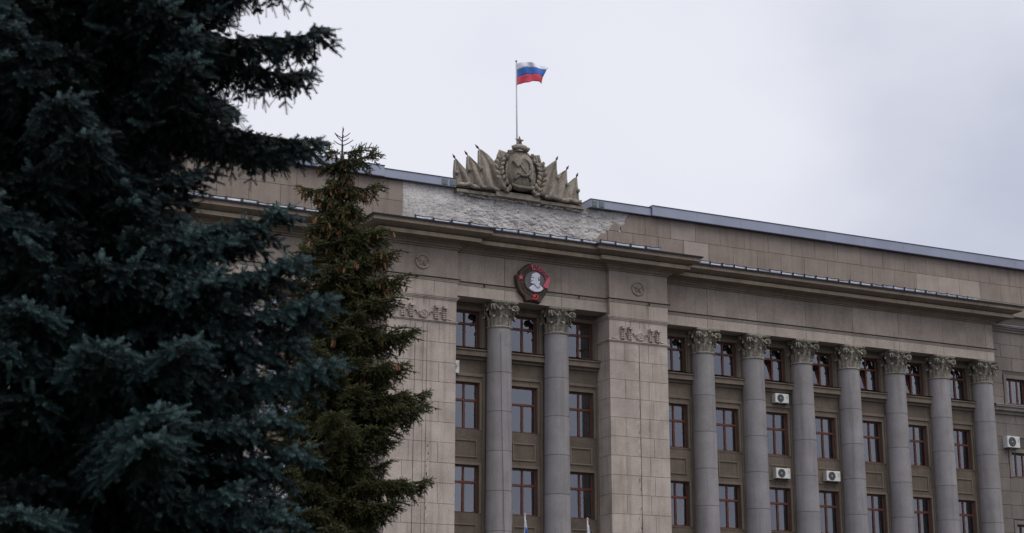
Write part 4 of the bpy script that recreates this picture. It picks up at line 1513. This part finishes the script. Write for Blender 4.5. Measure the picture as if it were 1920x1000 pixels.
class Spruce:
    """a spruce grown from a few bough shapes; every bough is an object of its own, turned and sized on its own"""

    def __init__(s, root, base, cfg, seed, lengths, variants=3):
        s.root, s.base, s.c = root, Vector(base), cfg
        s.r = random.Random(seed)
        s.seed, s.tris, s.n = seed, 0, 0
        s.protos = [s.proto(L_, kind) for kind in cfg['kinds'] for L_ in lengths for _ in range(variants)]

    def proto(s, L_, kind):
        r, c = s.r, s.c
        s.n += 1
        hang, droop, dens = c['kinds'][kind]
        NP_ = 14
        w1, w2 = r.uniform(-.06, .06), r.uniform(-.03, .03)
        sag, lift = r.uniform(.03, .07) * L_, c['lift'] * r.uniform(.6, 1.3) * L_
        pts = []
        for i in range(NP_ + 1):
            t = i / NP_
            pts.append(Vector((L_ * t, L_ * (w1 * math.sin(math.pi * t) + w2 * math.sin(2.2 * math.pi * t)), -sag * 4 * t * (1 - t) + lift * (t ** 4 - t))))
        mb = MB()
        mb.tube(pts, [c['thick'] * L_ * (1 - .85 * i / NP_) + .004 for i in range(NP_ + 1)], 5)
        SP_, SD, SL, ST, cones = [], [], [], [], []

        def at(t):
            k = min(int(t * NP_), NP_ - 1)
            return pts[k].lerp(pts[k + 1], t * NP_ - k), (pts[k + 1] - pts[k]).normalized()

        def shoot(p, d, l_, tint):
            SP_.append(tuple(p)); SD.append(tuple(d)); SL.append(l_); ST.append(tint)

        def spray(p, d, l_, dr_, tl, gate=1.0):
            n_ = max(2, int(l_ / c['step']))
            q_, dd = Vector(p), Vector(d)
            tl = tl + r.gauss(0, .13)
            path = [q_.copy()]
            for i in range(n_):
                dd = (dd + Vector((0, 0, -dr_ * c['step'] * 3)) + Vector((r.uniform(-.1, .1), r.uniform(-.1, .1), r.uniform(-.08, .08)))).normalized()
                q_ = q_ + dd * (l_ / n_)
                path.append(q_.copy())
                f_ = (i + 1) / n_
                sv = dd.cross(Vector((0, 0, 1)))
                sv = sv.normalized() if sv.length > .05 else Vector((math.cos(r.random() * 6), math.sin(r.random() * 6), 0))
                for sg in (-1, 1):
                    if r.random() < .9 * dens * gate:
                        roll = r.uniform(-.75, .6)
                        ds = (dd * c['fw'] + sv * sg * .8 * math.cos(roll) + Vector((0, 0, 1)) * (.6 * math.sin(roll) + .05)).normalized()
                        shoot(q_, ds, c['sl'] * r.uniform(.6, 1.1) * (1.05 - .3 * f_), tl + .25 * f_ + r.uniform(-.12, .12))
                if r.random() < .5 * dens * gate:
                    ds = (dd * .7 + Vector((r.uniform(-.3, .3), r.uniform(-.3, .3), .7 if r.random() < .6 else -.7))).normalized()
                    shoot(q_, ds, c['sl'] * r.uniform(.5, .95), tl + .2)
                shoot(path[-2], dd, (l_ / n_) * 1.1, tl + .1 * f_)
            shoot(q_, dd, c['sl'] * 1.1, tl + .35)
            mb.tube(path, [c['tw'] * (1 - .6 * i / n_) for i in range(n_ + 1)], 3, cap=False, smooth=False)
            return q_, dd

        n_sec = max(5, int(L_ / c['sec']))
        for i in range(n_sec):
            t = c['inner'] + (1 - c['inner']) * (i + r.random()) / n_sec
            p, d = at(min(t, .995))
            rest = (1 - t) * L_
            for sg in (-1, 1):
                sv = d.cross(Vector((0, 0, 1))).normalized()
                dv = (d * r.uniform(.55, .95) + sv * sg * r.uniform(.55, 1.0) + Vector((0, 0, r.uniform(-.34, .22)))).normalized()
                l_ = min(c['lmax'], c['lmin'] + .50 * rest) * r.uniform(.55, 1.1)
                e_, ed = spray(p, dv, l_, droop * r.uniform(.5, 1.4), c['t0'] + c['t1'] * t ** 1.5 - (.20 if kind == 'weeping' else 0), min(1, .35 + 1.5 * t))  # inner needles older and duller; shade under weeping boughs painted into the tint too
                if t > .4:
                    cones.append(e_ - ed * r.uniform(0, .08))
            if r.random() < hang:
                dv = Vector((r.uniform(-.35, .35), r.uniform(-.35, .35), -1)).normalized()
                spray(p, dv, r.uniform(.18, c['hangl']) * (1 - .45 * t), .2, .14)
        spray(pts[-2], (pts[-1] - pts[-2]).normalized(), (pts[-1] - pts[-2]).length + .05, 0, .65)
        for _ in range(4):
            cones.append(at(r.uniform(.7, 1))[0])
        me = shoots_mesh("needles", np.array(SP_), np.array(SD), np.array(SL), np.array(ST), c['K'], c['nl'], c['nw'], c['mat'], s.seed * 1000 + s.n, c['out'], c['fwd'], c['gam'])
        s.tris += len(me.polygons)
        return (kind, L_, mb.mesh("branch", M['twig']), me, cones)

    def limb(s, az, h0, R_, h1, kind):
        r = s.r
        D_ = math.hypot(R_, h1 - h0)
        opts = sorted([p for p in s.protos if p[0] == kind], key=lambda p: abs(math.log(D_ / p[1])) + r.uniform(0, .14))
        _, L_, bm, nm, cones = opts[0]
        eul = Euler((r.uniform(-.22, .22), -math.atan2(h1 - h0, R_), az))
        br = O("branch", bm, s.root, s.base + Vector((0, 0, h0)), rot=eul)
        sc_ = D_ / L_
        br.scale = (sc_, sc_ * r.uniform(.92, 1.08), sc_)
        q_ = bpy.data.objects.new("needles", nm)
        COL.objects.link(q_)
        q_.parent = br
        q_["kind"] = "stuff"
        if s.c.get('cones'):
            pr = s.c['cones'](h0)
            inv = eul.to_matrix().inverted()
            for p in cones:
                if r.random() < pr:
                    for _ in range(r.choice((1, 1, 2))):
                        o_ = bpy.data.objects.new("cone", s.c['cone_mesh'][r.randrange(3)])
                        COL.objects.link(o_)
                        o_.parent = br
                        o_.location = p + Vector((r.uniform(-.03, .03), r.uniform(-.03, .03), -.015))
                        o_.rotation_euler = (inv @ Euler((r.uniform(-.4, .4), r.uniform(-.4, .4), 0)).to_matrix()).to_euler()
                        o_.scale = (1 / sc_,) * 3
        return br


def trunk(root, base, h, r0, lean=0.0):
    q_ = MB()
    n_ = 14
    q_.tube([(base[0] + lean * (i / n_) ** 2, base[1] + .02 * math.sin(i * 1.3), h * i / n_) for i in range(n_ + 1)],
            [r0 * (1.25 if i == 0 else 1) * (1 - .95 * i / n_) + .008 for i in range(n_ + 1)], 12)
    P("trunk", q_, M['bark'], root)


PHI0 = math.atan2(RY, RX)                      # azimuth of "rightwards" in the view
# -- the big blue spruce
D1, U1 = 16.5, -4.43
B1 = (D1 * HX + U1 * RX, D1 * HY + U1 * RY, 0)
T1 = thing("blue_spruce", "huge dark blue spruce filling the left of the view with drooping boughs", "tree", B1)
trunk(T1, B1, 13.5, .26)
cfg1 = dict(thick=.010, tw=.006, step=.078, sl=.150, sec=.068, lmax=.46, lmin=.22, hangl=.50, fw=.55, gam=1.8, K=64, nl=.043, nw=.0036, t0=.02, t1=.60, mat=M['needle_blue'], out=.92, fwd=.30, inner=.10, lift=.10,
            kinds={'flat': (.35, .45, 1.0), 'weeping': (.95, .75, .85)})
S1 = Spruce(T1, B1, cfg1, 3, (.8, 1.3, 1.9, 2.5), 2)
ENV = [(2.0, 2.3), (3.3, 2.1), (4.0, 2.05), (5.0, 1.95), (5.5, 1.8), (5.9, 1.6), (6.3, 1.5), (6.45, .9), (6.6, .6), (7.15, .55), (7.3, 1.2), (7.6, 1.6), (7.9, 1.35), (8.3, 1.6), (8.8, 1.7), (9.6, 1.8), (13, .4)]


def env(h):
    return float(np.interp(h, [e_[0] for e_ in ENV], [e_[1] for e_ in ENV]))


# boughs that make its right-hand outline: (to the right, towards the viewer, base height, tip height)
for u_, tv, h0, h1 in ((2.35, .3, 9.55, 9.15), (2.45, .5, 8.85, 8.36), (2.2, -.3, 8.9, 8.2), (2.38, .4, 8.15, 7.20), (1.9, -.5, 8.3, 7.35), (2.1, .1, 8.05, 7.25), (1.2, .2, 7.05, 6.92),
                       (2.15, .5, 6.6, 6.42), (1.7, .6, 6.4, 6.1), (2.3, .8, 6.15, 5.82), (2.55, .6, 5.85, 5.48), (2.2, .2, 5.6, 5.1), (2.62, .7, 5.25, 4.84), (2.25, .8, 4.8, 4.28), (2.4, .5, 4.5, 4.0),
                       (2.3, .4, 4.0, 3.40), (2.2, .7, 3.6, 3.0)):
    S1.limb(PHI0 - math.atan2(tv, u_), h0, math.hypot(u_, tv), h1, 'weeping' if h0 > 7.2 else 'flat')
h = 2.3
gold = 0.7
while h < 10.8:
    for k in range(5):
        gold += 2.39996 + S1.r.uniform(-.3, .3)
        az = PHI0 + gold
        cr_ = math.cos(az - PHI0)              # > 0: to the right
        R_ = S1.r.uniform(1.8, 2.6) if h < 7 else S1.r.uniform(1.6, 2.4)
        tip_drop = .22 + .13 * R_
        if cr_ > .05:
            R_ = max(min(R_, min(env(h - tip_drop), env(h - tip_drop - .25) + .15) / cr_ * S1.r.uniform(.70, .97)), .6)
        S1.limb(az, h + S1.r.uniform(-.12, .12), R_, h - tip_drop + S1.r.uniform(-.15, .15), 'weeping' if h > S1.r.uniform(5.6, 7.0) else 'flat')
    h += .31
# short inner boughs round the trunk
h = 2.2
while h < 9.6:
    for k in range(4):
        gold += 2.39996 + S1.r.uniform(-.3, .3)
        az = PHI0 + gold
        R_ = S1.r.uniform(.75, 1.45)
        if math.cos(az - PHI0) > .1:
            R_ = min(R_, .8 * env(h - .2) / math.cos(az - PHI0))
        S1.limb(az, h + S1.r.uniform(-.1, .1), max(R_, .5), h - S1.r.uniform(.05, .4), 'weeping')
    h += .26
print("blue", S1.tris)

# -- the smaller green spruce behind it
D2, U2 = 26.0, -2.80
B2 = (D2 * HX + U2 * RX, D2 * HY + U2 * RY, 0)
T2 = thing("green_spruce", "narrow green spruce hung with brown cones, its tip beside the metal coping", "tree", B2)
trunk(T2, B2, 10.55, .15)
cm = []
for k in range(3):
    q = MB()
    l_, r_ = (.115, .135, .10)[k], (.019, .020, .018)[k]
    q.lathe([(.004, 0), (r_ * .75, -l_ * .12), (r_ * 1.05, -l_ * .25), (r_ * .9, -l_ * .3), (r_ * 1.1, -l_ * .5), (r_ * .9, -l_ * .56), (r_ * .95, -l_ * .72), (r_ * .7, -l_ * .78), (r_ * .6, -l_ * .9), (.003, -l_)], 7, smooth=False, cap=False)
    cm.append(q.mesh("cone", M['cone']))
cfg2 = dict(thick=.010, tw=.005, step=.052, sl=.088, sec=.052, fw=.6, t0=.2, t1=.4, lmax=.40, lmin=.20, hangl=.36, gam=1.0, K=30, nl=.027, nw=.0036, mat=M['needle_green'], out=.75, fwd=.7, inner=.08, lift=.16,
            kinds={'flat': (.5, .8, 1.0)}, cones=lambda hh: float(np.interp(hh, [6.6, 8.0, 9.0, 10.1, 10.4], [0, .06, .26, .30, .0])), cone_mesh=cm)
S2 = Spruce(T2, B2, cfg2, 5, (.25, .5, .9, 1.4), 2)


def env2(hh):
    return float(np.interp(hh, [2, 4.5, 6.2, 7.4, 8.2, 9.0, 9.7, 10.2, 10.5], [2.0, 1.55, 1.38, 1.2, .95, .58, .34, .22, .12]))


for u_, tv, h0, h1 in ((.50, .1, 10.30, 10.36), (-.34, .1, 10.2, 10.2), (.26, -.1, 10.42, 10.50), (-.2, .1, 10.38, 10.44), (.55, .1, 9.95, 9.80), (-.62, .15, 9.9, 9.76), (.70, .2, 9.2, 9.02), (.88, .1, 8.85, 8.68), (1.02, .2, 8.4, 8.24), (.9, .35, 8.1, 7.85), (1.24, .1, 7.55, 7.40),
                       (1.1, .4, 7.0, 6.8), (1.42, .1, 6.6, 6.40), (1.42, .3, 6.4, 6.15), (.92, .4, 6.0, 5.8), (1.46, .2, 5.35, 5.00), (.95, .3, 4.9, 4.62), (1.2, .4, 4.4, 4.1)):
    for da, f_, dz in (((0, 1, 0), (.22, .86, -.08), (-.24, .82, -.05)) if h0 < 9.6 else ((0, 1, 0),)):
        S2.limb(PHI0 - math.atan2(tv, u_) + da, h0 + dz, math.hypot(u_, tv) * f_, h1 + dz, 'flat')
h = 3.2
gold = 0.0
while h < 10.35:
    for k in range(6):
        gold += 2.39996 + S2.r.uniform(-.3, .3)
        az = PHI0 + gold
        cr_ = math.cos(az - PHI0)
        R_ = env2(h) * S2.r.uniform(.50, 1.0)
        if cr_ > .3:
            R_ *= .66
        S2.limb(az, h + S2.r.uniform(-.07, .07), max(R_, .14), h - .05 - .10 * R_ + S2.r.uniform(-.06, .06), 'flat')
    h += .22
# leader and the thin bare twigs of its tip
q = MB()
bx, by = B2[0], B2[1]
q.tube([(bx, by, 10.35), (bx, by, 10.6), (bx + .005, by, 10.86)], [.014, .011, .005], 6)
for z, l_, az in ((10.66, .13, 0), (10.66, .13, 3.1), (10.67, .12, 1.5), (10.60, .15, .9), (10.60, .16, 3.9), (10.52, .18, .2), (10.53, .17, 2.6), (10.72, .1, 5.0)):
    d_ = Vector((math.cos(PHI0 + az), math.sin(PHI0 + az), .55))
    p0 = Vector((bx, by, z))
    q.tube([p0, p0 + d_ * l_ * .6, p0 + d_ * l_ + Vector((0, 0, .02))], [.008, .008, .006], 5)
p0 = Vector((bx, by, 10.2))
d_ = Vector((RX, RY, 0))
q.tube([p0, p0 + d_ * .16 + Vector((0, 0, .12)), p0 + d_ * .24 + Vector((0, 0, .36))], [.010, .008, .005], 5)
for sg in (-1, 1):
    q.tube([p0 + d_ * .22 + Vector((0, 0, .26)), p0 + d_ * (.22 + sg * .08) + Vector((0, 0, .33))], [.006, .005], 5)
P("leader", q, M['twig'], T2)
print("green", S2.tris)
